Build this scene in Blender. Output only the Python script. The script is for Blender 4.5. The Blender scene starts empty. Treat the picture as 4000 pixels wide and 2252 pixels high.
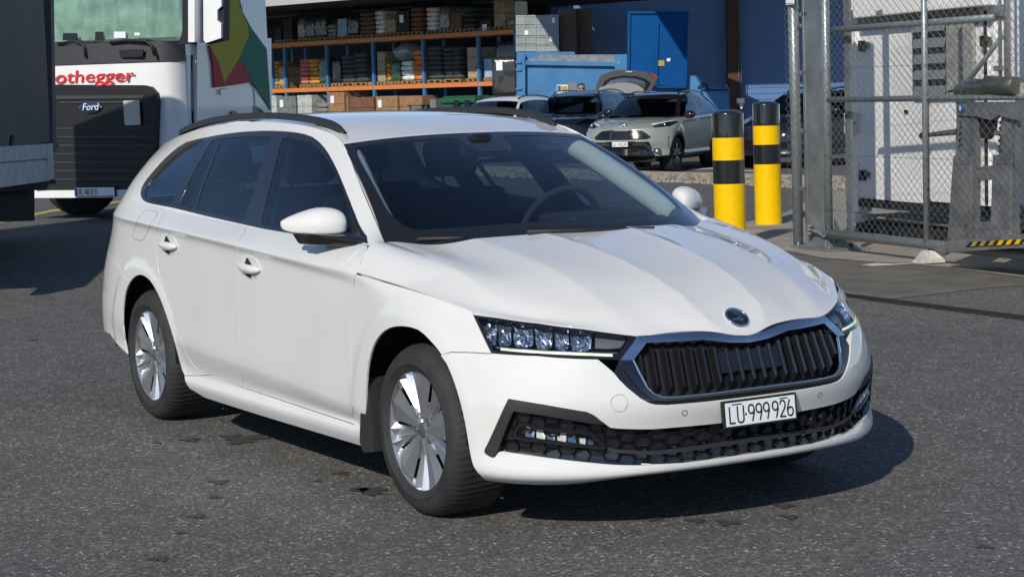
import bpy, bmesh, math, random
import numpy as np
from mathutils import Vector, Matrix, noise
from mathutils.geometry import delaunay_2d_cdt
random.seed(7)
R_ = math.radians
scene = bpy.context.scene
COL = scene.collection

# ------------------------------------------------------------------ camera
CAM = [7.345555773552917, -4.054642333058609, 1.4954570831450886, 2.6000425855933074,
       -0.09993326709816484, -0.02724124249515146, 7481.2470980505595]

def cam_rot(yaw, pitch, roll):
    cy, sy, cp, sp = math.cos(yaw), math.sin(yaw), math.cos(pitch), math.sin(pitch)
    f = np.array([cy*cp, sy*cp, sp]); r = np.array([sy, -cy, 0.]); u = np.cross(r, f)
    cr, sr = math.cos(roll), math.sin(roll)
    return np.array([r*cr+u*sr, -r*sr+u*cr, f])
CR = cam_rot(*CAM[3:6]); CC = np.array(CAM[:3]); CF = CAM[6]
cam = bpy.data.objects.new('camera', bpy.data.cameras.new('camera')); COL.objects.link(cam)
cam.matrix_world = Matrix([[CR[0][i], CR[1][i], -CR[2][i], CC[i]] for i in range(3)] + [[0, 0, 0, 1]])
cam.data.sensor_width = 36; cam.data.lens = CF/4000*36
cam.data.clip_start = .1; cam.data.clip_end = 2000
scene.camera = cam
scene.render.resolution_x = 1024; scene.render.resolution_y = 576

# ------------------------------------------------------------------ light
SUN_TO = Vector((.95, -1.30, 1.0)).normalized()
world = bpy.data.worlds.new('World'); scene.world = world; world.use_nodes = True
wn = world.node_tree; bg = wn.nodes['Background']
sky = wn.nodes.new('ShaderNodeTexSky'); sky.sky_type = 'NISHITA'; sky.sun_disc = False
sky.sun_elevation = math.asin(SUN_TO.z); sky.sun_rotation = math.atan2(SUN_TO.x, SUN_TO.y)
sky.air_density = .75; sky.dust_density = .1; sky.ozone_density = 3.5
wn.links.new(sky.outputs[0], bg.inputs[0]); bg.inputs[1].default_value = .112
sun = bpy.data.objects.new('sun', bpy.data.lights.new('sun', 'SUN')); COL.objects.link(sun)
sun.data.energy = 3.7; sun.data.angle = R_(.5); sun.data.color = (1, .935, .82)
sun.rotation_euler = SUN_TO.to_track_quat('Z', 'Y').to_euler()
scene.view_settings.view_transform = 'Standard'; scene.view_settings.look = 'None'
scene.view_settings.exposure = 0.10; scene.view_settings.gamma = 1

# ------------------------------------------------------------------ projection helpers (photo pixels -> rays)
def pr(P):
    q = (np.atleast_2d(P)-CC)@CR.T
    return np.c_[2000+CF*q[:, 0]/q[:, 2], 1126-CF*q[:, 1]/q[:, 2]]
def at(px, py, x=None, y=None, z=None):
    d = np.array([(px-2000)/CF, -(py-1126)/CF, 1.])@CR
    ax, v = (0, x) if x is not None else (1, y) if y is not None else (2, z)
    return CC+d*(v-CC[ax])/d[ax]
def crop(x0, y0, s): return lambda pts: [(x0+a*s, y0+b*s) for a, b in pts]
D = crop(0, 0, 1.5534); c1 = crop(0, 0, .6897); c4 = crop(1000, 800, .3882); c5 = crop(350, 400, .6206); c6 = crop(1300, 400, .6211)
c7 = crop(1750, 1100, .586); c8 = crop(2500, 1050, .6207); cr_ = crop(400, 1050, .4484); cf_ = crop(1350, 1200, .586)
c3 = crop(350, 850, .3448); cg = crop(2400, 1150, .3448); ci = crop(1850, 1550, .2758); cq = crop(2900, 1350, .4138)
cj = crop(3000, 1050, .276); cw = crop(1900, 0, .4966); ck = crop(1000, 0, .427)

# ------------------------------------------------------------------ materials
def mat(name, col, rough=.5, metal=0, coat=0, spec=.5, noise_=None, bump=None, emit=None, alpha=None, trans=0, ior=1.45):
    m = bpy.data.materials.new(name); m.use_nodes = True
    nt = m.node_tree; b = nt.nodes['Principled BSDF']
    b.inputs['Base Color'].default_value = (*col, 1); b.inputs['Roughness'].default_value = rough
    b.inputs['Metallic'].default_value = metal; b.inputs['Coat Weight'].default_value = coat
    b.inputs['Coat Roughness'].default_value = .03; b.inputs['Specular IOR Level'].default_value = spec
    b.inputs['Transmission Weight'].default_value = trans; b.inputs['IOR'].default_value = ior
    if emit: b.inputs['Emission Color'].default_value = (*emit[:3], 1); b.inputs['Emission Strength'].default_value = emit[3]
    tc = nt.nodes.new('ShaderNodeTexCoord')
    if noise_:                       # (scale, amount, detail): uneven tone / dirt
        sc, am, de = noise_
        n = nt.nodes.new('ShaderNodeTexNoise'); n.inputs['Scale'].default_value = sc; n.inputs['Detail'].default_value = de
        nt.links.new(tc.outputs['Object'], n.inputs['Vector'])
        r = nt.nodes.new('ShaderNodeMapRange'); r.inputs[1].default_value = .3; r.inputs[2].default_value = .7
        r.inputs[3].default_value = 1-am; r.inputs[4].default_value = 1+am*.5
        nt.links.new(n.outputs['Fac'], r.inputs[0])
        mx = nt.nodes.new('ShaderNodeMix'); mx.data_type = 'RGBA'; mx.blend_type = 'MULTIPLY'; mx.inputs[0].default_value = 1
        mx.inputs[6].default_value = (*col, 1); nt.links.new(r.outputs[0], mx.inputs[7]); nt.links.new(mx.outputs[2], b.inputs['Base Color'])
    if bump:                         # (scale, strength, distance)
        n2 = nt.nodes.new('ShaderNodeTexNoise'); n2.inputs['Scale'].default_value = bump[0]; n2.inputs['Detail'].default_value = 6
        nt.links.new(tc.outputs['Object'], n2.inputs['Vector'])
        bp_ = nt.nodes.new('ShaderNodeBump'); bp_.inputs['Strength'].default_value = bump[1]; bp_.inputs['Distance'].default_value = bump[2]
        nt.links.new(n2.outputs['Fac'], bp_.inputs['Height']); nt.links.new(bp_.outputs[0], b.inputs['Normal'])
    return m
def glass_mat(name, tint, refl=1.0, ior=1.75, rough=0):
    m = bpy.data.materials.new(name); m.use_nodes = True; nt = m.node_tree; nt.nodes.clear()
    o = nt.nodes.new('ShaderNodeOutputMaterial'); t = nt.nodes.new('ShaderNodeBsdfTransparent'); t.inputs[0].default_value = (*tint, 1)
    g = nt.nodes.new('ShaderNodeBsdfGlossy'); g.inputs['Roughness'].default_value = rough; g.inputs[0].default_value = (refl, refl, refl, 1)
    f = nt.nodes.new('ShaderNodeFresnel'); f.inputs[0].default_value = ior; x = nt.nodes.new('ShaderNodeMixShader')
    gm = nt.nodes.new('ShaderNodeNewGeometry'); a = nt.nodes.new('ShaderNodeMath'); a.operation = 'MULTIPLY_ADD'; a.inputs[1].default_value = -2; a.inputs[2].default_value = 1
    nt.links.new(gm.outputs['Backfacing'], a.inputs[0]); p = nt.nodes.new('ShaderNodeMath'); p.operation = 'POWER'; p.inputs[0].default_value = ior; nt.links.new(a.outputs[0], p.inputs[1]); nt.links.new(p.outputs[0], f.inputs[0])
    nt.links.new(f.outputs[0], x.inputs[0]); nt.links.new(t.outputs[0], x.inputs[1]); nt.links.new(g.outputs[0], x.inputs[2]); nt.links.new(x.outputs[0], o.inputs[0])
    return m

# ------------------------------------------------------------------ object helpers
def link(name, me, m=None, parent=None):
    o = bpy.data.objects.new(name, me); COL.objects.link(o)
    if m is not None:
        for k in (m if isinstance(m, (list, tuple)) else [m]): me.materials.append(k)
    if parent is not None: o.parent = parent
    return o
def tag(o, label=None, cat=None, group=None, kind=None):
    if label: o['label'] = label
    if cat: o['category'] = cat
    if group: o['group'] = group
    if kind: o['kind'] = kind
    return o
def empty(name, loc=(0, 0, 0), rz=0):
    o = bpy.data.objects.new(name, None); COL.objects.link(o); o.location = loc; o.rotation_euler[2] = rz; o.empty_display_size = .1
    return o
def copy_tree(o, parent=None):
    c = o.copy(); COL.objects.link(c)
    if parent is not None: c.parent = parent
    for ch in list(o.children): copy_tree(ch, c)
    return c
class MB:
    """collects boxes, tubes, prisms and grids into one mesh"""
    def __init__(s): s.v = []; s.f = []; s.m = []; s.mi = 0; s.sm = []
    def add(s, vs, fs, smooth=False, M=None):
        n = len(s.v)
        for p in vs:
            p = Vector(p)
            s.v.append(tuple(M @ p if M is not None else p))
        for f in fs: s.f.append(tuple(i+n for i in f)); s.m.append(s.mi); s.sm.append(smooth)
        return s
    def box(s, a, b, M=None, bev=0):
        x0, y0, z0 = [min(a[i], b[i]) for i in range(3)]; x1, y1, z1 = [max(a[i], b[i]) for i in range(3)]
        if bev <= 0:
            return s.add([(x0, y0, z0), (x1, y0, z0), (x1, y1, z0), (x0, y1, z0), (x0, y0, z1), (x1, y0, z1), (x1, y1, z1), (x0, y1, z1)],
                  [(3, 2, 1, 0), (4, 5, 6, 7), (0, 1, 5, 4), (1, 2, 6, 5), (2, 3, 7, 6), (3, 0, 4, 7)], M=M)
        bm = bmesh.new(); bmesh.ops.create_cube(bm, size=1)
        for v in bm.verts: v.co = Vector(((x0+x1)/2+v.co.x*(x1-x0), (y0+y1)/2+v.co.y*(y1-y0), (z0+z1)/2+v.co.z*(z1-z0)))
        bmesh.ops.bevel(bm, geom=bm.edges[:], offset=min(bev, (x1-x0)*.45, (y1-y0)*.45, (z1-z0)*.45), segments=2, profile=.5, affect='EDGES')
        bm.verts.index_update()
        s.add([v.co.copy() for v in bm.verts], [[v.index for v in f.verts] for f in bm.faces], M=M); bm.free(); return s
    def tube(s, pts, r, n=10, caps=True, closed=False, M=None):
        P = [Vector(p) for p in pts]; k = len(P); rr = r if isinstance(r, (list, tuple)) else [r]*k
        vs = []; fs = []; up = None
        for i in range(k):
            t = (P[(i+1) % k]-P[i-1]) if closed else (P[min(i+1, k-1)]-P[max(i-1, 0)])
            t.normalize()
            if up is None:
                up = Vector((0, 0, 1)) if abs(t.z) < .9 else Vector((1, 0, 0))
            a = (up-t*up.dot(t)).normalized(); up = a; b = t.cross(a)
            for j in range(n):
                q = 2*math.pi*j/n; vs.append(P[i]+(a*math.cos(q)+b*math.sin(q))*rr[i])
        for i in range(k if closed else k-1):
            for j in range(n):
                i2 = (i+1) % k
                fs.append((i*n+j, i*n+(j+1) % n, i2*n+(j+1) % n, i2*n+j))
        s.add(vs, fs, True, M)
        if caps and not closed: s.add([], [], False); n0 = len(s.v)-len(vs); s.f.append(tuple(n0+j for j in reversed(range(n)))); s.m.append(s.mi); s.sm.append(False); s.f.append(tuple(n0+(k-1)*n+j for j in range(n))); s.m.append(s.mi); s.sm.append(False)
        return s
    def lathe(s, prof, axis='z', c=(0, 0, 0), n=32, smooth=True, M=None):
        vs = []; fs = []; k = len(prof); c = Vector(c)
        for (r, h) in prof:
            for j in range(n):
                q = 2*math.pi*j/n; a, b = r*math.cos(q), r*math.sin(q)
                vs.append(c+Vector({'z': (a, b, h), 'y': (a, h, b), 'x': (h, a, b)}[axis]))
        for i in range(k-1):
            for j in range(n): fs.append((i*n+j, i*n+(j+1) % n, (i+1)*n+(j+1) % n, (i+1)*n+j))
        return s.add(vs, fs, smooth, M)
    def prism(s, poly, d, M=None, smooth=False):
        """poly: list of 3D points (planar), extruded by vector d"""
        n = len(poly); P = [Vector(p) for p in poly]; d = Vector(d)
        return s.add(P+[p+d for p in P], [tuple(reversed(range(n))), tuple(range(n, 2*n))]+[(i, (i+1) % n, n+(i+1) % n, n+i) for i in range(n)], smooth, M)
    def build(s, name, m=None, parent=None, loc=None, fix=True):
        me = bpy.data.meshes.new(name); me.from_pydata(s.v, [], s.f); me.update()
        me.polygons.foreach_set('use_smooth', s.sm)
        me.polygons.foreach_set('material_index', s.m)
        if fix:
            bm = bmesh.new(); bm.from_mesh(me); bmesh.ops.recalc_face_normals(bm, faces=bm.faces); bm.to_mesh(me); bm.free()
        o = link(name, me, m, parent)
        if loc is not None: o.location = loc
        return o

# ------------------------------------------------------------------ smooth tensor surfaces and trimmed panels
def bas(u, n):
    """uniform cubic B-spline basis rows over n control points with linear end extension"""
    u = np.asarray(u, float); i = np.clip(np.floor(u).astype(int), 0, n-2); t = u-i
    B = np.zeros((len(u), n+2))
    w = [(1-t)**3/6, (3*t**3-6*t**2+4)/6, (-3*t**3+3*t**2+3*t+1)/6, t**3/6]
    for k in range(4): B[np.arange(len(u)), i+k] = w[k]
    M = np.zeros((n+2, n)); M[1:-1] = np.eye(n); M[0, 0] = 2; M[0, 1] = -1; M[-1, -1] = 2; M[-1, -2] = -1
    return B@M
class Surf:
    def __init__(s, net, sym=False, flip=1, post=None, fit=2, sym_v=False):
        """net[i][j] = (x, w, z); i runs along u, j along v.  right-hand side of the car is y = -w.
        sym: u<0 mirrors across the car's centre plane"""
        net = np.array(net, float); s.sym = sym; s.flip = flip; s.post = post
        if sym:
            m = net[1:4][::-1].copy(); m[:, :, 1] *= -1; net = np.concatenate([m, net]); s.off = 3
        else: s.off = 0
        s.nu, s.nv = net.shape[:2]; s.umax = s.nu-1-s.off; s.vmax = s.nv-1
        C = net.copy(); BU = bas(np.arange(s.nu), s.nu); BV = bas(np.arange(s.nv), s.nv)
        if fit == 'exact': C = np.einsum('ai,ijk,bj->abk', np.linalg.inv(BU), net, np.linalg.inv(BV))
        else:
            for _ in range(fit): C = C+.75*(net-np.einsum('ai,ijk,bj->abk', BU, C, BV))
        s.C = C; s.flip = 1; u0 = np.array([s.umax*.45]); v0 = np.array([s.vmax*.5])
        if (s.nrm(u0, v0)[0]*(s.raw(u0, v0)[0]-np.array([0, 0, .3]))).sum() < 0: s.flip = -1
    def raw(s, u, v):
        u = np.asarray(u, float); sg = np.where(u < 0, -1., 1.) if s.sym else np.ones_like(u)
        uu = np.abs(u) if s.sym else u
        BU = bas(np.clip(uu+s.off, 0, s.nu-1), s.nu); BV = bas(np.clip(np.asarray(v, float), 0, s.nv-1), s.nv)
        P = np.einsum('pi,ijk,pj->pk', BU, s.C, BV)
        if s.post is not None: P = s.post(P, uu, np.asarray(v, float))
        P[:, 1] *= -sg
        return P
    def J(s, u, v, e=2e-3):
        u = np.asarray(u, float); v = np.asarray(v, float)
        return (s.raw(u+e, v)-s.raw(u-e, v))/(2*e), (s.raw(u, np.minimum(v+e, s.vmax))-s.raw(u, np.maximum(v-e, 0)))/(np.minimum(v+e, s.vmax)-np.maximum(v-e, 0))[:, None]
    def nrm(s, u, v):
        a, b = s.J(u, v, 8e-3); n = np.cross(a, b)*s.flip; return n/np.maximum(np.linalg.norm(n, axis=1), 1e-9)[:, None]
    def grid(s):
        if not hasattr(s, '_g'):
            us = np.linspace(-s.umax if s.sym else 0, s.umax, (2 if s.sym else 1)*s.umax*16+1); vs = np.linspace(0, s.vmax, s.vmax*12+1)
            U, V = np.meshgrid(us, vs, indexing='ij'); U = U.ravel(); V = V.ravel(); P = s.raw(U, V); N = s.nrm(U, V)
            s._g = (U, V, P, N, pr(P), ((CC-P)*N).sum(1) > 0)
        return s._g
    def inv(s, pts, side=1):
        """photo pixels -> (u, v) on the surface as seen by the camera"""
        U, V, P, N, Q, vis = s.grid(); ok = vis & ((U >= -1.2) if side > 0 else (U <= 1.2)) if s.sym else vis
        idx = np.where(ok)[0]; out = []
        for p in pts:
            d = ((Q[idx]-p)**2).sum(1); k = idx[d.argmin()]; u, v = U[k], V[k]
            for _ in range(6):
                e = 1e-3; q0, q1, q2 = pr(s.raw([u, u+e, u], [v, v, v+e if v+e < s.vmax else v-e]))
                A = np.c_[(q1-q0)/e, (q2-q0)/(e if v+e < s.vmax else -e)]
                if abs(np.linalg.det(A)) < 50: break
                st = np.linalg.solve(A, np.array(p)-q0); st = np.clip(st, -.15, .15); u += st[0]; v += st[1]
                u = min(max(u, -s.umax if s.sym else 0), s.umax); v = min(max(v, 0), s.vmax)
            out.append((u, v))
        return out
    def inv3(s, pts):
        """3D points (right side) -> nearest (u, v)"""
        U, V, P, N, Q, vis = s.grid(); out = []
        for p in pts:
            p = np.array(p, float); k = ((P-p)**2).sum(1).argmin(); u, v = U[k], V[k]
            for _ in range(5):
                a, b = s.J([u], [v]); r = p-s.raw([u], [v])[0]; A = np.c_[a[0], b[0]]
                st = np.clip(np.linalg.lstsq(A, r, rcond=None)[0], -.2, .2); u += st[0]; v += st[1]
                u = min(max(u, -s.umax if s.sym else 0), s.umax); v = min(max(v, 0), s.vmax)
            out.append((u, v))
        return out
def pip(P, poly):
    poly = np.asarray(poly); x, y = P[:, 0], P[:, 1]; c = np.zeros(len(P), bool); j = len(poly)-1
    for i in range(len(poly)):
        xi, yi = poly[i]; xj, yj = poly[j]
        if yi != yj: c ^= ((yi > y) != (yj > y)) & (x < (xj-xi)*(y-yi)/(yj-yi)+xi)
        j = i
    return c
def resample(poly, step, closed=True, sc=(1, 1)):
    out = []; n = len(poly)
    for i in range(n if closed else n-1):
        a = np.array(poly[i], float); b = np.array(poly[(i+1) % n], float); L = np.linalg.norm((b-a)*sc); k = max(1, int(math.ceil(L/step)))
        for q in range(k): out.append(a+(b-a)*q/k)
    if not closed: out.append(np.array(poly[-1], float))
    return [tuple(p) for p in out]
def spl(pts, n=6, closed=False):
    """Catmull-Rom through 2D/3D points"""
    P = [np.array(p, float) for p in pts]; k = len(P); out = []
    for i in range(k if closed else k-1):
        p0 = P[(i-1) % k] if (closed or i > 0) else 2*P[0]-P[1]; p1 = P[i]; p2 = P[(i+1) % k]; p3 = P[(i+2) % k] if (closed or i < k-2) else 2*P[-1]-P[-2]
        for q in range(n):
            t = q/n; out.append(tuple(.5*((2*p1)+(-p0+p2)*t+(2*p0-5*p1+4*p2-p3)*t*t+(-p0+3*p1-3*p2+p3)*t**3)))
    if not closed: out.append(tuple(P[-1]))
    return out
def offset_uv(S, poly, d):
    """move a closed uv outline inward by d metres on the surface"""
    A = np.array(poly); n = len(A); area = .5*np.sum(A[:, 0]*np.roll(A[:, 1], -1)-np.roll(A[:, 0], -1)*A[:, 1])
    P = S.raw(A[:, 0], A[:, 1]); a, b = S.J(A[:, 0], A[:, 1]); nn = np.cross(a, b); nn /= np.maximum(np.linalg.norm(nn, axis=1), 1e-9)[:, None]
    def uvstep(T):
        inn = np.cross(nn, T)*(1 if area > 0 else -1); out = np.zeros_like(A)
        for i in range(n):
            out[i] = np.linalg.lstsq(np.c_[a[i], b[i]], inn[i], rcond=None)[0]
        return inn, out
    e1 = P-np.roll(P, 1, 0); e2 = np.roll(P, -1, 0)-P
    l1 = np.linalg.norm(e1, axis=1); l2 = np.linalg.norm(e2, axis=1); e1 /= np.maximum(l1, 1e-6)[:, None]; e2 /= np.maximum(l2, 1e-6)[:, None]
    T = e1+e2; L = np.linalg.norm(T, axis=1); T /= np.maximum(L, 1e-6)[:, None]
    inn, st = uvstep(T); k = 1/np.clip(L/2, .5, 1)
    return [tuple(A[i]+st[i]*d*k[i]) for i in range(n)]
def panel(name, S, outline, m, parent=None, holes=(), shrink=.0021, thick=.008, step=.03, lift=0., mirror=False, rim=0, flat_skirt=False):
    """trimmed piece of surface S with a folded edge; custom normals come from the surface"""
    sc = getattr(S, 'sc', (.27, .08))
    loops = [outline]+list(holes); LP = []
    for k, lp in enumerate(loops):
        lp = resample(lp, step*.6, True, sc)
        if shrink: lp = offset_uv(S, lp, shrink if k == 0 else -shrink)
        LP.append(np.array(lp))
    pts = [p for lp in LP for p in lp]; edges = []; b0 = 0
    for lp in LP:
        n = len(lp); edges += [(b0+i, b0+(i+1) % n) for i in range(n)]; b0 += n
    A = np.array(pts)*sc; lo = A.min(0); hi = A.max(0)
    gx = np.arange(lo[0]+step/2, hi[0], step); gy = np.arange(lo[1]+step/2, hi[1], step); G = np.array([(x, y) for x in gx for y in gy]) if len(gx) and len(gy) else np.zeros((0, 2))
    if len(G):
        ok = pip(G, LP[0]*sc)
        for h in LP[1:]: ok &= ~pip(G, h*sc)
        G = G[ok]
        if len(G):
            dm = np.min(((G[:, None, :]-A[None, :, :])**2).sum(2), axis=1); G = G[dm > (step*.35)**2]
    V = [Vector(p) for p in A]+[Vector(p) for p in G]
    vo, eo, fo, *_ = delaunay_2d_cdt(V, edges, [], 0, 1e-7)
    VO = np.array([tuple(p) for p in vo]); F = np.array([f for f in fo if len(f) == 3]); cen = VO[F].mean(1); ok = pip(cen, LP[0]*sc)
    for h in LP[1:]: ok &= ~pip(cen, h*sc)
    F = F[ok]; uv = VO/np.array(sc); P = S.raw(uv[:, 0], uv[:, 1]); N = S.nrm(uv[:, 0], uv[:, 1]); P = P+N*lift
    e1 = P[F[:, 1]]-P[F[:, 0]]; e2 = P[F[:, 2]]-P[F[:, 0]]; fl = (np.cross(e1, e2)*N[F[:, 0]]).sum(1) < 0
    F[fl] = F[fl][:, ::-1]
    verts = [tuple(p) for p in P]; nor = [tuple(p) for p in N]; faces = [tuple(int(i) for i in f) for f in F]
    if thick > 0:
        ec = {}
        for f in faces:
            for i in range(3):
                a, b = f[i], f[(i+1) % 3]; ec[(a, b)] = 1
        for (a, b) in list(ec):
            if (b, a) in ec: continue
            pa, pb = P[a], P[b]; na, nb = N[a], N[b]; t = pb-pa; o = np.cross(t, na); o /= max(np.linalg.norm(o), 1e-9)
            k = len(verts); bev = min(.0015, thick*.3)
            r1 = (o+na); r1 /= np.linalg.norm(r1); r2 = (o+nb); r2 /= np.linalg.norm(r2)
            verts += [tuple(pa), tuple(pb), tuple(pb+o*bev-nb*bev), tuple(pa+o*bev-na*bev)]; nor += [tuple(r1), tuple(r2), tuple(o), tuple(o)]
            faces.append((k, k+3, k+2, k+1))
            verts += [tuple(pb+o*bev-nb*thick), tuple(pa+o*bev-na*thick)]; nor += [tuple(o), tuple(o)]
            faces.append((k+3, k+5, k+4, k+2))
    def mk(mir):
        vv = verts; nn = nor; ff = faces
        if mir: vv = [(a, -b, c) for a, b, c in verts]; nn = [(a, -b, c) for a, b, c in nor]; ff = [f[::-1] for f in faces]
        me = bpy.data.meshes.new(name); me.from_pydata(vv, [], ff); me.update()
        me.polygons.foreach_set('use_smooth', [True]*len(ff)); me.normals_split_custom_set_from_vertices(nn)
        return link(name, me, m, parent)
    o = mk(False)
    return (o, mk(True)) if mirror else o
def ribbon(name, S, line, w, m, parent=None, lift=.0012, mirror=False, closed=False, h=0):
    """narrow band lying on a surface along a uv polyline"""
    sc = getattr(S, 'sc', (.27, .08)); L = np.array(resample(line, .02, closed, sc)); n = len(L)
    P = S.raw(L[:, 0], L[:, 1]); N = S.nrm(L[:, 0], L[:, 1])
    T = (np.roll(P, -1, 0)-np.roll(P, 1, 0)) if closed else np.gradient(P, axis=0)
    T /= np.maximum(np.linalg.norm(T, axis=1), 1e-9)[:, None]; B = np.cross(N, T)
    mb = MB(); vs = []; W = np.linspace(w[0], w[1], n) if isinstance(w, tuple) else np.full(n, w)
    for i in range(n):
        for (a, c) in ((-.5, -.004), (-.42, lift+h), (.42, lift+h), (.5, -.004)): vs.append(P[i]+B[i]*W[i]*a+N[i]*c)
    fs = [(i*4+j, i*4+j+1, ((i+1) % n)*4+j+1, ((i+1) % n)*4+j) for i in range(n if closed else n-1) for j in range(3)]
    mb.add(vs, fs, True); o = mb.build(name, m, parent)
    if not mirror: return o
    mb2 = MB(); mb2.add([(a[0], -a[1], a[2]) for a in vs], [f[::-1] for f in fs], True); return o, mb2.build(name, m, parent)
# ================================================================== white estate car
M_white = mat('white paint', (.665, .662, .645), .55, coat=1, spec=.25, noise_=(3, .04, 3))
M_black = mat('gloss black trim', (.012, .012, .014), .12, coat=.5)
M_matt = mat('matt black plastic', (.022, .022, .024), .55, bump=(400, .15, .001))
M_dark = mat('liner black', (.008, .008, .009), .8)
M_chrome = mat('chrome', (.75, .76, .78), .06, metal=1)
M_dchrome = mat('dark chrome', (.12, .12, .13), .22, metal=1)
M_alloy = mat('alloy silver', (.56, .57, .59), .30, metal=.88, coat=.3)
M_rubber = mat('tyre rubber', (.028, .028, .029), .75, noise_=(9, .35, 4), bump=(60, .2, .002))
M_glass_s = glass_mat('tinted side glass', (.36, .46, .52))
M_glass_w = glass_mat('windscreen glass', (.74, .82, .82))
M_cloth = mat('seat cloth', (.020, .021, .024), .9)
M_liner = mat('pale headlining', (.42, .44, .42), .9)
M_dash = mat('dashboard', (.016, .016, .018), .65)
M_lens = glass_mat('clear lens', (.93, .95, .97), 1.0, 1.45)
M_refl = mat('lamp reflector', (.62, .64, .68), .12, metal=1)
M_drl = mat('daytime lamp strip', (.75, .85, .60), .25, emit=(.85, 1, .62, .4))
M_red = mat('red tail lens', (.25, .012, .015), .15, coat=1)
M_plate = mat('plate white', (.78, .80, .82), .3, coat=.3)
M_ink = mat('plate black ink', (.01, .01, .01), .4)

XF, XR, ZW = 1.343, -1.343, .311
REF = [(2.225, 0, 1, 0), (2.215, .22, .99, .12), (2.165, .44, .95, .3), (2.07, .62, .85, .53), (1.94, .765, .65, .76), (1.80, .865, .4, .92),
       (1.64, .898, .15, .99), (1.45, .910, .05, 1), (1.2, .912, 0, 1), (.95, .912, 0, 1), (.5, .912, 0, 1), (0, .914, 0, 1), (-.5, .914, 0, 1), (-.95, .912, 0, 1),
       (-1.35, .908, 0, 1), (-1.75, .892, -.1, 1), (-2.05, .862, -.2, .98), (-2.27, .79, -.5, .87), (-2.40, .64, -.85, .53), (-2.45, .35, -.98, .2), (-2.46, 0, -1, 0)]
# rows bottom -> top: (z, inset) per station
RZ = [
 [(.214,.10),(.228,.03),(.285,.035),(.36,.035),(.45,.0),(.53,.018),(.58,.035),(.62,.05),(.662,.065),(.69,.12),(.71,.18)],
 [(.213,.10),(.227,.03),(.280,.033),(.36,.035),(.45,.0),(.53,.018),(.58,.036),(.625,.052),(.668,.070),(.70,.125),(.72,.18)],
 [(.208,.10),(.224,.02),(.275,.028),(.36,.028),(.45,.0),(.54,.020),(.60,.045),(.645,.065),(.687,.088),(.715,.14),(.735,.19)],
 [(.188,.085),(.220,.008),(.280,.022),(.36,.022),(.45,.0),(.55,.012),(.61,.030),(.655,.055),(.703,.090),(.73,.14),(.75,.19)],
 [(.187,.06),(.222,.0),(.285,.010),(.37,.010),(.46,.0),(.56,.022),(.62,.045),(.67,.075),(.717,.108),(.745,.15),(.765,.20)],
 [(.195,.045),(.230,.0),(.290,.005),(.37,.003),(.47,.005),(.57,.025),(.64,.055),(.70,.080),(.745,.105),(.775,.15),(.79,.19)],
 [(.20,.05),(.235,.015),(.290,.008),(.37,.005),(.48,.0),(.58,.010),(.67,.035),(.73,.062),(.775,.088),(.81,.13),(.83,.17)],
 [(.20,.05),(.24,.02),(.30,.015),(.37,.008),(.49,.0),(.61,.004),(.70,.016),(.765,.032),(.812,.052),(.84,.095),(.86,.14)],
 [(.195,.055),(.24,.028),(.29,.030),(.355,.018),(.49,.008),(.62,.006),(.72,.006),(.79,.006),(.842,.020),(.865,.06),(.885,.11)],
 [(.190,.058),(.24,.032),(.285,.038),(.340,.020),(.48,.012),(.62,.010),(.74,.010),(.815,.010),(.857,.006),(.915,.040),(.955,.105)],
 [(.187,.058),(.24,.034),(.285,.042),(.360,.020),(.49,.013),(.64,.011),(.76,.012),(.845,.010),(.876,.0),(.925,.045),(.962,.096)],
 [(.185,.058),(.24,.034),(.285,.044),(.385,.020),(.50,.014),(.65,.012),(.78,.012),(.870,.010),(.902,.0),(.942,.050),(.970,.096)],
 [(.185,.058),(.24,.034),(.285,.044),(.405,.020),(.51,.015),(.66,.013),(.80,.012),(.892,.010),(.924,.0),(.958,.050),(.986,.096)],
 [(.187,.058),(.24,.034),(.290,.042),(.430,.020),(.52,.014),(.67,.012),(.81,.012),(.910,.010),(.942,.0),(.975,.045),(1.006,.098)],
 [(.200,.055),(.25,.025),(.31,.020),(.44,.010),(.55,.006),(.69,.006),(.82,.010),(.924,.010),(.956,.002),(.995,.035),(1.030,.080)],
 [(.250,.055),(.29,.020),(.35,.010),(.46,.004),(.57,.004),(.70,.008),(.83,.020),(.930,.028),(.966,.028),(1.01,.055),(1.050,.082)],
 [(.290,.065),(.33,.030),(.39,.022),(.48,.020),(.58,.025),(.70,.040),(.82,.075),(.925,.105),(.966,.115),(1.01,.142),(1.045,.168)],
 [(.300,.080),(.34,.050),(.40,.040),(.49,.042),(.58,.050),(.69,.070),(.80,.100),(.90,.135),(.96,.155),(1.0,.18),(1.035,.2)],
 [(.300,.085),(.34,.045),(.40,.03),(.49,.03),(.58,.035),(.69,.055),(.80,.085),(.89,.115),(.95,.135),(1.0,.155),(1.03,.18)],
 [(.300,.070),(.34,.020),(.40,.005),(.49,.0),(.58,.0),(.69,.035),(.80,.075),(.89,.090),(.95,.105),(1.0,.125),(1.03,.16)],
 [(.300,.070),(.34,.020),(.40,.005),(.49,.0),(.58,.0),(.69,.035),(.80,.075),(.89,.090),(.95,.105),(1.0,.125),(1.03,.16)]]
def ring_net():
    net = []
    for (x, w, nx, ny), rows in zip(REF, RZ):
        l = math.hypot(nx, ny); nx /= l; ny /= l
        net.append([(x-nx*d, w-ny*d, z) for z, d in rows])
    return net
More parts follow.
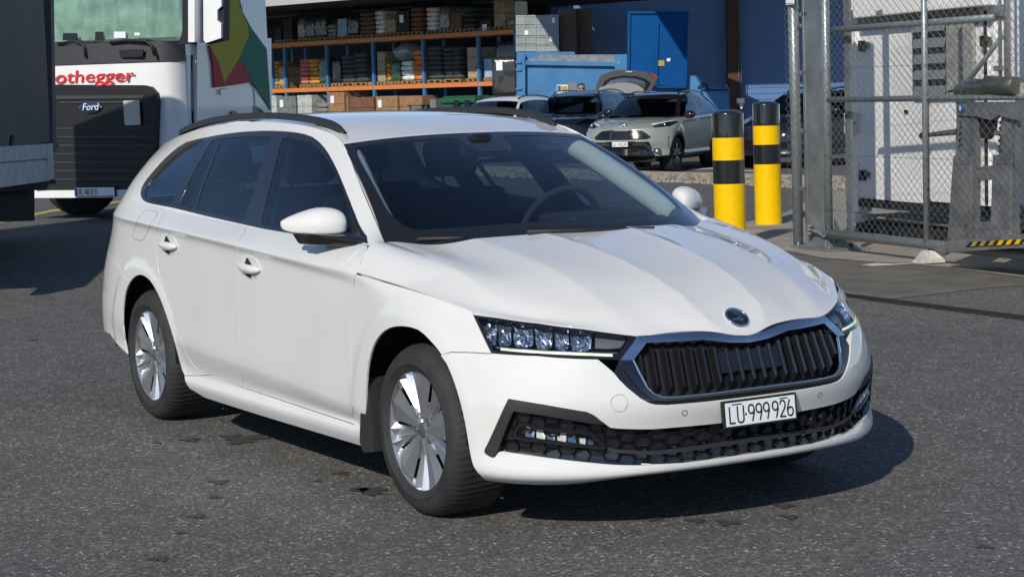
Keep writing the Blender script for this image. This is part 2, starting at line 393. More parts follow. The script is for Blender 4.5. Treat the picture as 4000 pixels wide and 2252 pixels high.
def arch_flare(P, u, v):
    P = P.copy()
    k = np.clip((u-8.6)/.5, 0, 1)*np.clip((15.6-u)/1.0, 0, 1)
    P[:, 1] += k*(.0065*np.exp(-np.sqrt((v-8)**2+.0015)/.45)-.003*np.exp(-((v-7.15)/.5)**2))       # sharp shoulder line, hollow below it
    P[:, 1] += k*(.006*np.exp(-np.sqrt((v-3)**2+.003)/.6)-.010*np.exp(-((v-2.1)/.55)**2))                                             # lower door crease
    for cx in (XF+.01, XR+.01):
        r = np.hypot(P[:, 0]-cx, (P[:, 2]-.315)*1.0); side = (P[:, 1] > .6) & (np.abs(P[:, 0]-cx) < .5)
        t = np.clip((.475-r)/.065, 0, 1); t = t*t*(3-2*t)
        P[:, 1] += np.where(side, .007*t*np.clip((P[:, 2]-.18)/.1, 0, 1), 0)
    return P
RING = Surf(ring_net(), sym=True, flip=-1, post=arch_flare); RING.sc = (.27, .08)

SIDE_B = [(1.00,.806,.952),(.80,.818,.955),(.6,.817,.958),(.35,.816,.961),(.1,.817,.966),(-.25,.819,.978),(-.75,.818,.995),(-1.17,.811,1.02),(-1.5,.800,1.04),(-1.8,.772,1.052),(-2.05,.695,1.048),(-2.2,.63,1.035)]
SIDE_T = [(.93,.748,.956),(.72,.700,1.075),(.50,.645,1.197),(.262,.583,1.321),(.05,.563,1.372),(-.3,.555,1.403),(-.8,.55,1.410),(-1.25,.545,1.390),(-1.6,.54,1.352),(-1.85,.53,1.312),(-1.98,.53,1.27),(-2.08,.56,1.20)]
_u = np.linspace(8.6, 17.6, 400); _p = RING.raw(_u, np.full(400, 9.92))
SIDE_B = [(1.00, .806, .952)]+[(x, float(np.interp(-x, -_p[:, 0], -_p[:, 1])), float(np.interp(-x, -_p[:, 0], _p[:, 2]))) for x, _, _ in SIDE_B[1:]]
def side_net():
    net = []
    for i, (b, t) in enumerate(zip(SIDE_B, SIDE_T)):
        b = np.array(b); t = np.array(t); row = []
        for k in (0, .25, .5, .75, 1):
            p = b+(t-b)*k; p[1] += .022*4*k*(1-k)*min(1, np.linalg.norm(t-b)/.4); row.append(tuple(p))
        net.append(row)
    return net
SIDE = Surf(side_net(), fit='exact'); SIDE.sc = (.3, .1)
ROOFC = [(.315,1.350),(.16,1.378),(-.03,1.408),(-.35,1.436),(-.8,1.446),(-1.25,1.436),(-1.6,1.412),(-1.88,1.372),(-2.02,1.34),(-2.10,1.31)]
def roof_net():
    net = []; T = [SIDE_T[3]]+[tuple((np.array(SIDE_T[3])+np.array(SIDE_T[4]))/2)]+SIDE_T[4:12]
    for (cx, cz), t in zip(ROOFC, T):
        row = []
        for k, dz in ((0, 0), (.3, .0), (.6, .0), (.85, .0), (1, 0)):
            y = t[1]*k; x = cx+(t[0]-cx)*k**2; z = cz+(t[2]-cz)*k**2.6
            row.append((x, y, z))
        net.append(row)
    return net
_rn = roof_net()
ROOF = Surf([[r[j] for r in _rn] for j in range(5)], sym=True, flip=1); ROOF.sc = (.14, .3)
WSB = [(1.235,0,.945),(1.22,.2,.944),(1.165,.42,.944),(1.06,.62,.945),(.935,.748,.952)]
WST = [(.318,0,1.349),(.314,.15,1.348),(.304,.3,1.343),(.284,.45,1.334),(.262,.583,1.321)]
WSN = []
for b, t in zip(WSB, WST):
    b = np.array(b); t = np.array(t); WSN.append([tuple(b+(t-b)*k+np.array([.03, 0, .055])*4*k*(1-k)*.35) for k in (0, .33, .66, 1)])
WS = Surf(WSN, sym=True, fit='exact'); WS.sc = (.17, .32)

car = tag(empty('estate_car'), 'white estate car with black roof rails and plate LU 999926, nearest the camera', 'car')

# ---- outlines in photo pixels on the visible (right) flank; the left flank is their mirror image
L_fd = spl(c4([(1135,392),(1085,520),(1008,670)]), 4)[:-1]+spl([(1391,1062),(1380,1120),(1372,1200),(1371,1320),(1373,1434),(1376,1560),(1378,1654)], 4)   # fender / front door
L_b = c5([(1003,770),(972,815),(940,868),(934,935)])+[(929,1010),(930,1100),(932,1165),(935,1260),(938,1367),(942,1444),(948,1512)]          # B seam
L_c = spl(c5([(500,655),(465,705),(432,770),(423,840),(420,930),(428,1020),(445,1110),(480,1230),(520,1340),(550,1450)])+[(705,1315),(716,1355),(732,1391),(759,1427),(790,1447),(830,1463)], 3)
L_sillfront = [(1378,1654),(948,1512),(830,1463)]
rI = RING.inv
arch_f = spl([(x, y) for x, y in cf_([(190,880),(140,760),(134,640),(137,520),(150,380),(180,270),(225,190),(290,140),(380,127),(480,150),(560,220),(640,318),(700,440),(745,570),(780,700),(805,830),(825,950),(850,1055),(895,1115),(930,1150)])], 2)
arch_r = spl(cr_([(215,738),(192,620),(178,500),(175,400),(182,300),(200,200),(235,120),(280,70),(325,53),(370,66),(420,110),(480,210),(530,330),(575,460),(615,590),(650,720),(690,870),(735,972),(760,1040)]), 2)
fdU, bU, cU = rI(L_fd), rI(L_b), rI(L_c)
afU, arU = rI(arch_f), rI(arch_r)
def bottom(u0, u1, n=12, v=0.): return [(u0+(u1-u0)*i/n, v) for i in range(n+1)]
VT = RING.vmax
hood_edge_v = 8
# lower door line
sillU = rI(spl(L_sillfront, 8))
jA = rI([(1391, 1062)])[0]                                   # door / fender / hood junction
topv = 9.93
def top(u0, u1, n=14): return [(u0+(u1-u0)*i/n, topv) for i in range(n+1)]
bu_top = rI([c5([(1003,770)])[0]])[0][0]; cu_top = rI([c5([(500,655)])[0]])[0][0]
# front door: top edge from fender seam back to B seam, B seam down, sill forward, fender seam up
fd_up = list(reversed(fdU))
front_door = [(fdU[0][0], topv)]+top(fdU[0][0]+.02, bu_top)+bU[1:]+[p for p in reversed(sillU) if fdU[-1][0] < p[0] < bU[-1][0]]+fd_up[:-1]
panel('front_door', RING, front_door, M_white, car, mirror=True, step=.02)
rear_door = top(bu_top, cu_top)+cU[1:]+[p for p in reversed(sillU) if bU[-1][0] < p[0] < cU[-1][0]]+list(reversed(bU))[:-1]
panel('rear_door', RING, rear_door, M_white, car, mirror=True, step=.02)

# ---- fender, quarter, sill, bumpers
def top8(u0, u1, n=12, v=7.97): return [(u0+(u1-u0)*i/n, v) for i in range(n+1)]
hl_px = c7([(168,218),(340,238),(600,272),(900,311),(1238,357),(1145,520),(1000,514),(600,491),(290,473)])
hlU = rI(hl_px)
seam_px = [(1719,1386),(1760,1374),(1840,1376),(1918,1380)]
seamU = rI(seam_px)
def near(poly, p): A = np.array(poly); return int(((A-np.array(p))**2).sum(1).argmin())
kf = near(afU, seamU[0])                                    # where the bumper seam meets the arch
k0 = 0
af_front = afU[:kf+1]                                       # from sill up over the wheel to the seam
sill_f_u = afU[0]
# sill end (bottom of arch at the back of the front wheel)
kj = fdU.index(min(fdU, key=lambda p: abs(p[1]-jA[1])))
fender = [(fdU[-1][0], fdU[-1][1])]+[afU[i] for i in range(0, kf+1)]+seamU[1:]+[hlU[8], hlU[0]]+top8(hlU[0][0]+.05, jA[0]-.02)+fdU[kj+1:-1]
wing_top = top(8.25, fdU[0][0]-.02, 6)+fdU[:kj+1]+[(8.6, 7.9), (8.2, 7.9)]
panel('wing_top', RING, wing_top, M_white, car, mirror=True, shrink=0, lift=-.010)
panel('front_fender', RING, fender, M_white, car, mirror=True, step=.018)
sill_poly = [p for p in sillU if p[0] > afU[0][0]+.05]+[arU[-4], arU[-1]]+bottom(arU[-1][0], afU[0][0]+.02)[1:]+[afU[0], afU[1]]
panel('sill', RING, sill_poly, M_white, car, mirror=True)
# rear quarter: belt line, down the tailgate edge, rear bumper seam, arch, door
qs_px = c3([(200,360),(290,500),(370,610),(445,720)])
qsU = rI(qs_px)
UT = 17.35
kr = near(arU, qsU[-1])
quarter = [(cu_top, topv)]+top(cu_top+.05, UT)+[(UT, 8.7), (16.75, 8.5), (16.45, 7.4), (16.4, 6.4), (16.75, 5.9)]+qsU[1:-1]+[arU[i] for i in range(kr, len(arU)-3)]+list(reversed(cU))[:-1]
panel('rear_quarter', RING, quarter, M_white, car, mirror=True, step=.018)
rbU = rI(cr_([(150,675),(100,612),(64,562)]))
rb = qsU[1:-1]+[arU[kr]]+[arU[i] for i in range(kr-1, -1, -1)]+rbU+[(17.5, .6), (18.5, .5), (20, .5), (20, 5.9), (16.75, 5.9)]
panel('rear_bumper', RING, rb, M_white, car, mirror=True, shrink=.0012)
tl = [(16.45, 7.4), (16.75, 8.5), (17.3, 8.7), (18.9, 8.6), (18.9, 6.7), (17.3, 6.2), (16.4, 6.4)]
panel('tail_light', RING, tl, M_red, car, mirror=True, lift=.006, thick=.03)
panel('tailgate', RING, [(17.4, 9.9), (17.4, 8.75), (18.95, 8.65), (18.95, 6.65), (17.4, 6.15), (17.0, 5.95), (20, 5.95), (20, 9.9)], M_white, car, mirror=True)

# front bumper with grille and intake openings
g_out = cg([(1620,452),(1505,462),(1270,444),(1150,428),(1000,415),(800,418),(600,430),(360,452),(240,460)])  # dark line under the hood edge
g_side = cg([(0,885),(60,960),(150,1050),(300,1170),(400,1225),(470,1243),(600,1248),(900,1225),(1230,1190)])+c8([(690,842)])
gsU = rI(g_side)
gsU[-1] = (0., gsU[-2][1])
in_up = ci([(500,30),(750,72),(1000,113),(1300,165),(1600,215),(1700,260),(1800,340),(1930,437),(2050,452),(2300,460),(2538,460)])+c8([(320,990),(520,970)])
in_lo = c8([(300,1215),(0,1225)])+ci([(2538,955),(2000,950),(1600,915),(1200,870),(800,818),(400,762),(350,775),(300,840),(262,845),(200,815),(160,780),(165,740),(330,400)])
iuU = rI(in_up); ilU = rI(in_lo)
vc_up = rI(c8([(690,945)]))[0][1]; vc_lo = rI(c8([(680,1163)]))[0][1]
half = iuU+[(0, vc_up)]
right_intake = ilU[::-1]
intake = list(reversed(ilU))  # placeholder order
in_poly = iuU+[(0., vc_up)]+[(-u, v) for u, v in reversed(iuU)]+[(-u, v) for u, v in reversed(ilU)]+[(0., vc_lo)]+ilU
bt = seamU+[hlU[8], hlU[7], hlU[6]]+gsU
bumper_top = bt+[(-u, v) for u, v in reversed(bt)][1:]
ab = [afU[i] for i in range(kf, len(afU))]
ub = ab[-1][0]-.03
bum = bumper_top+[(-u, v) for u, v in ab]+[(-ub+(2*ub)*i/40, 0.) for i in range(0, 41)]+[p for p in reversed(ab)][0:-1]
panel('front_bumper', RING, bum, M_white, car, holes=[in_poly], thick=.03, step=.022)

# ---- hood: u across from the centre, v back from the nose; its rim is the rim of the wing and lamp below it
go_ = rI(g_out); vv0 = go_[1][1]
rimF = [(0., vv0)]+[go_[i] for i in (2, 4, 6)]+[hlU[4], hlU[3], hlU[2], hlU[0]]      # 8 points, centre -> lamp corner
def r3(p, lift=0.): q = RING.raw([p[0]], [p[1]])[0]; return (q[0], -q[1], q[2]+lift)
edge = [r3(p) for p in rimF]
ys = [0, .115, .215, .315, .42, .565, .69]
def front_at(k):                                            # resample the front rim so the columns run straight back
    A = np.array(edge); t = np.interp(k, [0, 1, 2, 3, 4, 5, 6, 7], np.arange(8)); return A[int(t)]
sideU = np.linspace(hlU[0][0], jA[0], 8)
sideE = [r3((u, 7.97)) for u in sideU]; sideE[0] = edge[7]; sideE[7] = (.985, .902, .857)
HR = [[e for e in edge],
 [(2.10,0,.716),(2.097,.11,.716),(2.085,.21,.716),(2.055,.315,.717),(2.015,.425,.722),(1.915,.565,.735),(1.79,.675,.748),None],
 [(2.01,0,.774),(2.007,.11,.774),(1.995,.215,.772),(1.965,.32,.770),(1.925,.43,.770),(1.825,.575,.776),(1.695,.695,.784),None],
 [(1.87,0,.834),(1.867,.11,.834),(1.855,.215,.832),(1.83,.325,.829),(1.79,.44,.825),(1.69,.585,.825),(1.57,.71,.828),None],
 [(1.70,0,.882),(1.698,.11,.882),(1.688,.21,.880),(1.665,.33,.877),(1.63,.445,.872),(1.54,.595,.866),(1.43,.722,.868),None],
 [(1.51,0,.921),(1.508,.11,.921),(1.50,.205,.920),(1.475,.33,.916),(1.445,.455,.910),(1.36,.605,.900),(1.27,.733,.902),None],
 [(1.33,0,.949),(1.328,.11,.949),(1.32,.20,.948),(1.30,.33,.946),(1.265,.46,.938),(1.19,.615,.926),(1.10,.740,.926),None],
 [(1.185,0,.968),(1.185,.11,.969),(1.175,.20,.969),(1.15,.33,.968),(1.11,.465,.959),(1.04,.625,.946),(.935,.748,.946),None]]
for i in range(1, 8): HR[i][7] = sideE[i]
def hood_creases(P, u, v):
    P = P.copy(); f = np.clip(v/1.5, 0, 1); g = np.clip((v-1.0)/3.0, 0, 1); cusp = lambda d, w: np.exp(-np.sqrt(d*d+.004)/w)
    uc = np.interp(v, [0, 1, 7], [1.0, 1.15, 1.95]); cs = lambda d, w: np.exp(-np.sqrt(d*d+.0008)/w)
    P[:, 2] += .0085*np.clip(v/.8, 0, 1)*cs(u-uc, .55)+.007*np.clip(v/2.0, 0, 1)*cs(u-4, .6)+.015*g*cs(u-6, .6)+.036*np.clip((v-4)/3, 0, 1)*np.sin(np.pi*np.clip(u-6, 0, 1))
    return P
HOOD = Surf([[r[j] for r in HR] for j in range(8)], sym=True, fit='exact', post=hood_creases); HOOD.sc = (.12, .16)
hd = [(u, 0.) for u in np.linspace(-7, 7, 57)]+[(7., v) for v in np.linspace(.25, 7, 28)]+[(u, 7.) for u in np.linspace(6.75, -7, 56)]+[(-7., v) for v in np.linspace(6.75, .25, 27)]
hood = panel('hood', HOOD, hd, M_white, car, shrink=.002, thick=.006, step=.016)

# ---- greenhouse
sI = SIDE.inv
win_out = spl(c5([(1755,888),(1700,770),(1640,620),(1570,450),(1520,350),(1470,275),(1400,215),(1300,188),(1180,178),(1060,178),(900,190),(750,215),(600,250),(500,320),(430,390),(370,460),(335,510),(318,560),(325,600),(350,625),(400,640),(497,658),(600,682),(715,711),(850,742),(985,772),(1100,797),(1225,820),(1500,860)]), 2, True)
woU = sI(win_out)
woU = [(u, max(v, .0)) for u, v in woU]
def clampv(poly, lo): return [(u, max(v, lo)) for u, v in poly]
full = [(u, 0.) for u in np.linspace(0, 11, 45)]+[(11., v) for v in np.linspace(.3, 4, 14)]+[(u, 4.) for u in np.linspace(10.75, 0, 44)]+[(0., v) for v in np.linspace(3.7, .3, 12)]
W_in = clampv(woU, .03)
panel('side_frame', SIDE, full, M_white, car, holes=[W_in], shrink=0, mirror=True, thick=.02)
g1 = spl(c5([(1215,224),(1300,230),(1390,250),(1450,300),(1510,380),(1570,500),(1620,660),(1640,838),(1440,822),(1225,792),(1085,765),(1100,660),(1140,500),(1180,340)]), 2, True)
g2 = c5([(830,224),(980,214),(1140,212),(1105,320),(1060,450),(1020,580),(968,740),(820,707),(668,672),(700,560),(760,400)])
g3 = c5([(768,238),(820,228),(750,390),(700,520),(655,667),(555,645),(600,550),(680,390)])
g4 = spl(c5([(735,240),(650,258),(560,312),(470,395),(390,485),(352,545),(348,590),(385,614),(508,640),(540,560),(590,470),(620,412)]), 2, True)
G = [sI(g) for g in (g1, g2, g3, g4)]
G = [clampv(g, .12) for g in G]
panel('window_trim', SIDE, W_in, M_black, car, holes=G, shrink=.0005, mirror=True, thick=.015, lift=-.003)
for gg in G: panel('side_window', SIDE, gg, M_glass_s, car, shrink=.0005, mirror=True, thick=.003, lift=-.005)
ri = [(u, v) for u, v in [(0, 0)]]
rf = [(0.+0, 0.)]
ROOF_full = [(u, 0.) for u in np.linspace(-4, 4, 33)]+[(4., v) for v in np.linspace(.25, 9, 36)]+[(u, 9.) for u in np.linspace(3.75, -4, 32)]+[(-4., v) for v in np.linspace(8.75, .25, 35)]
roof = panel('roof', ROOF, ROOF_full, M_white, car, shrink=0, thick=.012)
# windscreen: black ceramic border with the clear pane inside
wsf = [(u, 0.) for u in np.linspace(-4, 4, 33)]+[(4., v) for v in np.linspace(.25, 3, 12)]+[(u, 3.) for u in np.linspace(3.75, -4, 32)]+[(-4., v) for v in np.linspace(2.75, .25, 11)]
ci_r = [(0., .34), (1.2, .32), (2.4, .30), (3.1, .36), (3.45, .55), (3.66, .9), (3.74, 1.6), (3.76, 2.3), (3.70, 2.72), (3.45, 2.84), (2, 2.86), (1.0, 2.86), (.72, 2.80), (.62, 2.55), (.35, 2.38), (0., 2.36)]
clr = spl(ci_r, 3)[:-1]
clr = clr+[(0., 2.36)]+[(-u, v) for u, v in reversed(clr)][:-1]
panel('windscreen_surround', WS, wsf, M_black, car, holes=[clr], shrink=0, thick=.01, lift=-.002)
panel('windscreen', WS, clr, M_glass_w, car, shrink=0, thick=0, lift=-.004)
# roof rails
rail_pts = [(.15, .520, 1.366), (.10, .522, 1.392), (0, .525, 1.415), (-.25, .527, 1.437), (-.6, .527, 1.448), (-1.0, .525, 1.443), (-1.35, .518, 1.420), (-1.6, .512, 1.390), (-1.70, .510, 1.370)]
for sg in (-1, 1):
    mb = MB(); P = spl(rail_pts, 5); vs = []; n = len(P)
    for i, p in enumerate(P):
        w = .015; h = .026; z0 = -.012
        for a, b in ((-w, z0), (-w*.9, h*.3), (-w*.5, h*.62), (w*.5, h*.62), (w*.9, h*.3), (w, z0)): vs.append((p[0], sg*(p[1]+a), p[2]+b-.012))
    fs = [(i*6+j, i*6+j+1, (i+1)*6+j+1, (i+1)*6+j) for i in range(n-1) for j in range(5)]+[(5, 4, 3, 2, 1, 0), tuple((n-1)*6+j for j in range(6))]
    mb.add(vs, fs, True); mb.build('roof_rail', M_matt, car)
# rear end: glass, spoiler
mb = MB(); rows = [[(-2.10, 0, 1.31), (-2.09, .3, 1.295), (-2.08, .50, 1.24), (-2.08, .56, 1.20)], [(-2.22, 0, 1.16), (-2.2, .3, 1.15), (-2.17, .5, 1.12), (-2.16, .585, 1.10)], [(-2.36, 0, 1.01), (-2.34, .3, 1.01), (-2.28, .5, 1.02), (-2.2, .63, 1.03)]]
vs = [(x, s*y, z) for r in rows for s, q in ((-1, r[:0:-1]), (1, r)) for x, y, z in q]; k = 7
mb.add(vs, [(i*k+j, i*k+j+1, (i+1)*k+j+1, (i+1)*k+j) for i in range(2) for j in range(k-1)], True); mb.build('rear_window', M_glass_s, car)
mb = MB(); mb.prism([(-2.04, -.42, 1.32), (-2.04, .42, 1.32), (-2.14, .34, 1.29), (-2.14, -.34, 1.29)], (0, 0, -.02)); mb.build('spoiler', M_white, car)
mb = MB(); mb.lathe([(.012, 0), (.035, .0)], 'z', (0, 0, 0), 12)
fin = [(-1.78, 1.385), (-1.90, 1.44), (-1.955, 1.455), (-1.96, 1.40), (-1.96, 1.355)]
mb = MB(); mb.prism([(x, -.012, z+.025) for x, z in fin], (0, .024, 0)); mb.build('shark_fin_antenna', M_black, car)

# ---- underbody, wheel wells
mb = MB(); mb.box((-1.6, -.62, .20), (1.85, .62, .30)); mb.box((-.9, -.80, .19), (.9, .80, .28)); mb.box((-2.2, -.70, .55), (-1.78, .70, .60)); mb.build('underbody', M_dark, car)
def well(cx):
    for sg in (-1, 1):
        mb = MB(); vs = []; n = 22
        for y in (.885, .55):
            for i in range(n+1):
                a = math.pi*(.0+1.0*i/n); vs.append((cx+.405*math.cos(a), sg*y, .315+.405*math.sin(a)*1.0))
        mb.add(vs, [(i, i+1, n+2+i, n+1+i) for i in range(n)], True); mb.add([(cx-.40, sg*.55, .32), (cx+.40, sg*.55, .32), (cx+.42, sg*.55, .74), (cx-.42, sg*.55, .74)], [(0, 1, 2, 3)])
        mb.build('wheel_arch_liner', M_dark, car)
well(XF); well(XR)
for sg in (-1, 1):       # small mud flap behind the front wheel
    mb = MB(); mb.prism([(.985, sg*.897, .47), (1.03, sg*.897, .47), (1.06, sg*.897, .36), (1.075, sg*.897, .20), (.985, sg*.897, .185), (.955, sg*.897, .22), (.975, sg*.897, .36)], (0, -sg*.09, 0)); mb.build('mud_flap', M_matt, car)

# ---- wheels
M_bolt = mat('bolt grey', (.10, .10, .10), .5, metal=.3)
def make_wheel(name, sg, cx):
    """outer face towards +y*sg, centred on the hub"""
    w = empty(name, (cx, sg*.800, ZW)); w.parent = car
    NB = 72; mb = MB(); R = .3155
    prof = [(.215, .056), (.226, .066), (.239, .069), (.240, .0715), (.246, .0718), (.247, .0705), (.262, .072), (.285, .064), (.300, .048), (.309, .030), (.3125, .0), (.3135, -.06), (.3125, -.12), (.309, -.15), (.300, -.165), (.262, -.19), (.22, -.18), (.215, -.17)]
    vs = []; fs = []; n = NB*3
    for i, (r, h) in enumerate(prof):
        for j in range(n):
            rr, hh = r, h
            if 8 <= i <= 13 and j % 3 == 0: rr -= .0042; hh -= .0015 if i < 7 else 0
            if i in (7, 8, 9) and (j//3) % 2: rr -= .0
            if i == 8: rr -= .0
            a = 2*math.pi*(j+(.9*(i-6) if i > 6 else 0)*.6)/n; vs.append((rr*math.cos(a), sg*hh, rr*math.sin(a)))
    k = len(prof); fs = [(i*n+j, i*n+(j+1) % n, (i+1)*n+(j+1) % n, (i+1)*n+j) for i in range(k-1) for j in range(n)]
    mb.add(vs, fs, True)
    for rg in (-.045, 0.0, .045): pass
    mb.build('tyre', M_rubber, w)
    mb = MB(); mb.lathe([(.217, -.15), (.215, .02), (.2185, .052), (.2245, .063), (.2285, .062), (.2285, .054)], 'y', (0, 0, 0), 72)
    if sg < 0: mb.v = [(a, -b, c) for a, b, c in mb.v]
    mb.build('rim', M_alloy, w)
    # spoke disc: five broad flat blades with a pair of raised spokes and dark slots between them
    NR, NT = 22, 360; rs = np.linspace(.028, .217, NR); vs = []; fs = []
    def hgt(r, th):
        q = ((th*5/(2*math.pi)) % 1.0)*72-36                       # degrees from the centre of a spoke pair
        t = (r-.028)/.189; base = .030+.016*t**1.5
        fa = 16.5                                                  # half width of the V opening
        if abs(q) > fa: return base+.004-.010*t*(1-(abs(q)-fa)/(36-fa))  # broad blade, folded along its middle
        s = abs(q)/fa
        ridge = max(0, 1-abs(s-.42)/.40)
        return base-.016*min(1, t*3)+.024*ridge*(.5+.5*t)
    for i, r in enumerate(rs):
        for j in range(NT):
            a = 2*math.pi*j/NT; vs.append((r*math.cos(a), sg*hgt(r, a-math.pi/2+.08), r*math.sin(a)))
    for i in range(NR-1):
        for j in range(NT):
            a = 2*math.pi*(j+.5)/NT-math.pi/2+.08; q = ((a*5/(2*math.pi)) % 1.0)*72-36; r = (rs[i]+rs[i+1])/2
            if .115 < r < .202:
                lim = 2.2+1.0*(r-.115)/.08
                if abs(abs(q)-15.0) < 2.2 and r > .12: continue
                if abs(q) < lim and False: continue
            fs.append((i*NT+j, i*NT+(j+1) % NT, (i+1)*NT+(j+1) % NT, (i+1)*NT+j))
    mb = MB(); mb.add(vs, fs, False); o = mb.build('spoke_disc', M_alloy, w)
    mb = MB(); mb.lathe([(.001, .040), (.024, .039), (.029, .034), (.030, .026)], 'y', (0, 0, 0), 32); mb.v = [(a, sg*b, c) for a, b, c in mb.v]; cap = mb.build('hub_cap', M_bolt, w)
    for q in range(5):
        mb = MB(); a = 2*math.pi*q/5+.7; mb.lathe([(.0, .034), (.010, .035), (.0125, .038), (.0125, .026)], 'y', (.053*math.cos(a), 0, .053*math.sin(a)), 12)
        mb.v = [(a, sg*b, c) for a, b, c in mb.v]; mb.build('wheel_bolt', M_bolt, w)
    mb = MB(); mb.lathe([(.0, .0), (.145, .0), (.145, -.02)], 'y', (0, 0, 0), 40); mb.v = [(a, sg*b, c) for a, b, c in mb.v]; mb.build('brake_disc', M_dark, w)
    return w
for sg in (-1, 1):
    for cx in (XF, XR): make_wheel('wheel', sg, cx)

# ---- door mirrors
for sg in (-1, 1):
    t = empty('door_mirror'); t.parent = car
    # housing: sections from the door (k=0) out to the tip (k=1); local: c centre, half sizes front/back and up/down
    S_ = [(.79, .665, 1.040, .030, .016, .030), (.80, .660, 1.036, .062, .040, .042), (.83, .645, 1.032, .080, .056, .044), (.88, .625, 1.030, .082, .062, .042), (.93, .60, 1.030, .070, .046, .038), (.975, .575, 1.030, .046, .028, .032), (1.0, .56, 1.031, .022, .012, .022), (1.006, .556, 1.031, .006, .005, .010)]
    vs = []; m_ = 28
    for (y, x, z, a, up, dn) in S_:
        for j in range(m_):
            q = 2*math.pi*j/m_; c_, s_ = math.cos(q), math.sin(q)
            cx_ = (abs(c_)**.75)*(1 if c_ > 0 else -1)*a*(1.0 if c_ > 0 else .55); sz_ = (abs(s_)**(.92 if s_ > 0 else .4))*(1 if s_ > 0 else -1)
            vs.append((x+cx_, sg*y, z+(sz_*up if s_ > 0 else sz_*dn)-.012*(1 if c_ > 0 else 0)*abs(c_)))
    k = len(S_); fs = [(i*m_+j, i*m_+(j+1) % m_, (i+1)*m_+(j+1) % m_, (i+1)*m_+j) for i in range(k-1) for j in range(m_)]+[tuple(range(m_)), tuple((k-1)*m_+j for j in range(m_))]
    mb = MB(); mb.add(vs, fs, True); o = mb.build('mirror_housing', M_white, t)
    sub = o.modifiers.new('s', 'SUBSURF'); sub.levels = sub.render_levels = 1
    mb = MB(); mb.add([(.66, sg*.79, .935), (.90, sg*.79, .946), (.90, sg*.775, .972), (.66, sg*.775, .998), (.575, sg*.945, .948), (.66, sg*.945, .948), (.69, sg*.95, .996), (.545, sg*.965, .999)],
                      [(0, 1, 2, 3), (4, 5, 6, 7), (0, 1, 5, 4), (1, 2, 6, 5), (2, 3, 7, 6), (3, 0, 4, 7)])
    o = mb.build('mirror_arm', M_black, t); bv = o.modifiers.new('b', 'BEVEL'); bv.width = .01; bv.segments = 2

# ---- door handles
def handle(cx, cy, L, cw):
    """pull bar standing off the door skin with a dark finger gap"""
    for sg in (-1, 1):
        t = empty('door_handle'); t.parent = car
        u, v = RING.inv(((cx, cy),))[0]; P = RING.raw([u], [v])[0]; a, b = RING.J([u], [v]); ex = -a[0]/np.linalg.norm(a[0]); n = RING.nrm([u], [v])[0]; ez = np.cross(n, ex)*1.0; ez = ez if ez[2] > 0 else -ez
        Mx = lambda x_, z_, d_: (P+ex*x_+ez*z_+n*d_)*np.array([1, -sg, 1])
        if True: Mx = lambda x_, z_, d_: tuple((P+ex*x_+ez*z_+n*d_)*np.array([1, 1 if sg < 0 else -1, 1]))
        mb = MB(); n_ = 24; vs = []
        for (r, d_) in ((1.0, .0005), (.93, .0032), (0.8, .0015), (.55, .0007), (0, .0005)):
            for j in range(n_):
                q = 2*math.pi*j/n_; c_, s_ = math.cos(q), math.sin(q); vs.append(Mx(c_*L*.5*r*(1-.12*abs(s_)), s_*.052*r+.004*c_, d_))
        mb.add(vs, [(i*n_+j, i*n_+(j+1) % n_, (i+1)*n_+(j+1) % n_, (i+1)*n_+j) for i in range(4) for j in range(n_)], True); mb.build('recess', M_white, t)
        mb = MB(); mb.add([Mx(-.022, .040, .006), Mx(.022, .012, .006), Mx(-.050, .010, .006)], [(0, 1, 2)]); mb.add([Mx(-.035, -.040, .005), Mx(.012, -.046, .005), Mx(.0, -.022, .005), Mx(-.06, -.020, .005)], [(0, 1, 2, 3)]); mb.build('finger_gap', M_dark, t, fix=False)
        mb = MB(); vs = []; xs = np.linspace(-L*.49, L*.47, 13)
        for i, x_ in enumerate(xs):
            k_ = 1-abs(2*i/12-1)**3.5; h_ = .006+.011*k_; dd = .012+.020*k_
            for j in range(10):
                q = 2*math.pi*j/10; vs.append(Mx(x_, -.002+math.sin(q)*h_*1.15-.003*math.cos(math.pi*(i/12-.5)), dd*.55+math.cos(q)*dd*.5))
        mb.add(vs, [(i*10+j, i*10+(j+1) % 10, (i+1)*10+(j+1) % 10, (i+1)*10+j) for i in range(12) for j in range(10)]+[tuple(range(10)), tuple(120+j for j in range(10))], True); mb.build('grip', M_white, t)
handle(*c5([(1013, 1036)])[0], .215, 0); handle(*c5([(501, 893)])[0], .215, 0)
# fuel flap outline
ff = spl(c5([(300,745),(330,700),(362,680),(410,682),(428,700),(405,740),(370,800),(345,850),(320,868),(290,862),(272,845),(285,800)]), 3, True)
ribbon('fuel_flap_seam', RING, rI(ff), .0035, mat('seam grey', (.25, .25, .25), .6), car, closed=True, lift=.0006)
# ---- grille
def usym(pts): return pts+[(-u, v) for u, v in reversed(pts)]
go = rI(g_out); go = [(0., go[1][1])]+go[1:]
tip = rI(cg([(66,745)]))[0]
tin = rI(cg([(214,745)]))[0]
gi_top = rI(cg([(1505,545),(1300,545),(1150,530),(1000,515),(700,535),(520,542),(360,548)])); gi_top[0] = (0., gi_top[0][1])
gt_out = rI(cg([(1505,470),(1275,468),(1150,452),(1000,443),(800,445),(600,455),(430,470),(265,478)])); gt_out[0] = (0., gt_out[0][1])
gl_out = rI(cg([(40,760),(100,850),(200,975),(300,1090),(380,1155),(450,1190),(560,1205),(900,1180),(1300,1130)])+c8([(690,825)])); gl_out[-1] = (0., gl_out[-2][1])
gl_in = rI(cg([(214,745),(290,900),(370,1050),(440,1120),(550,1160),(700,1158),(1100,1118),(1400,1078)])+c8([(690,795)])); gl_in[-1] = (0., gl_in[-2][1])
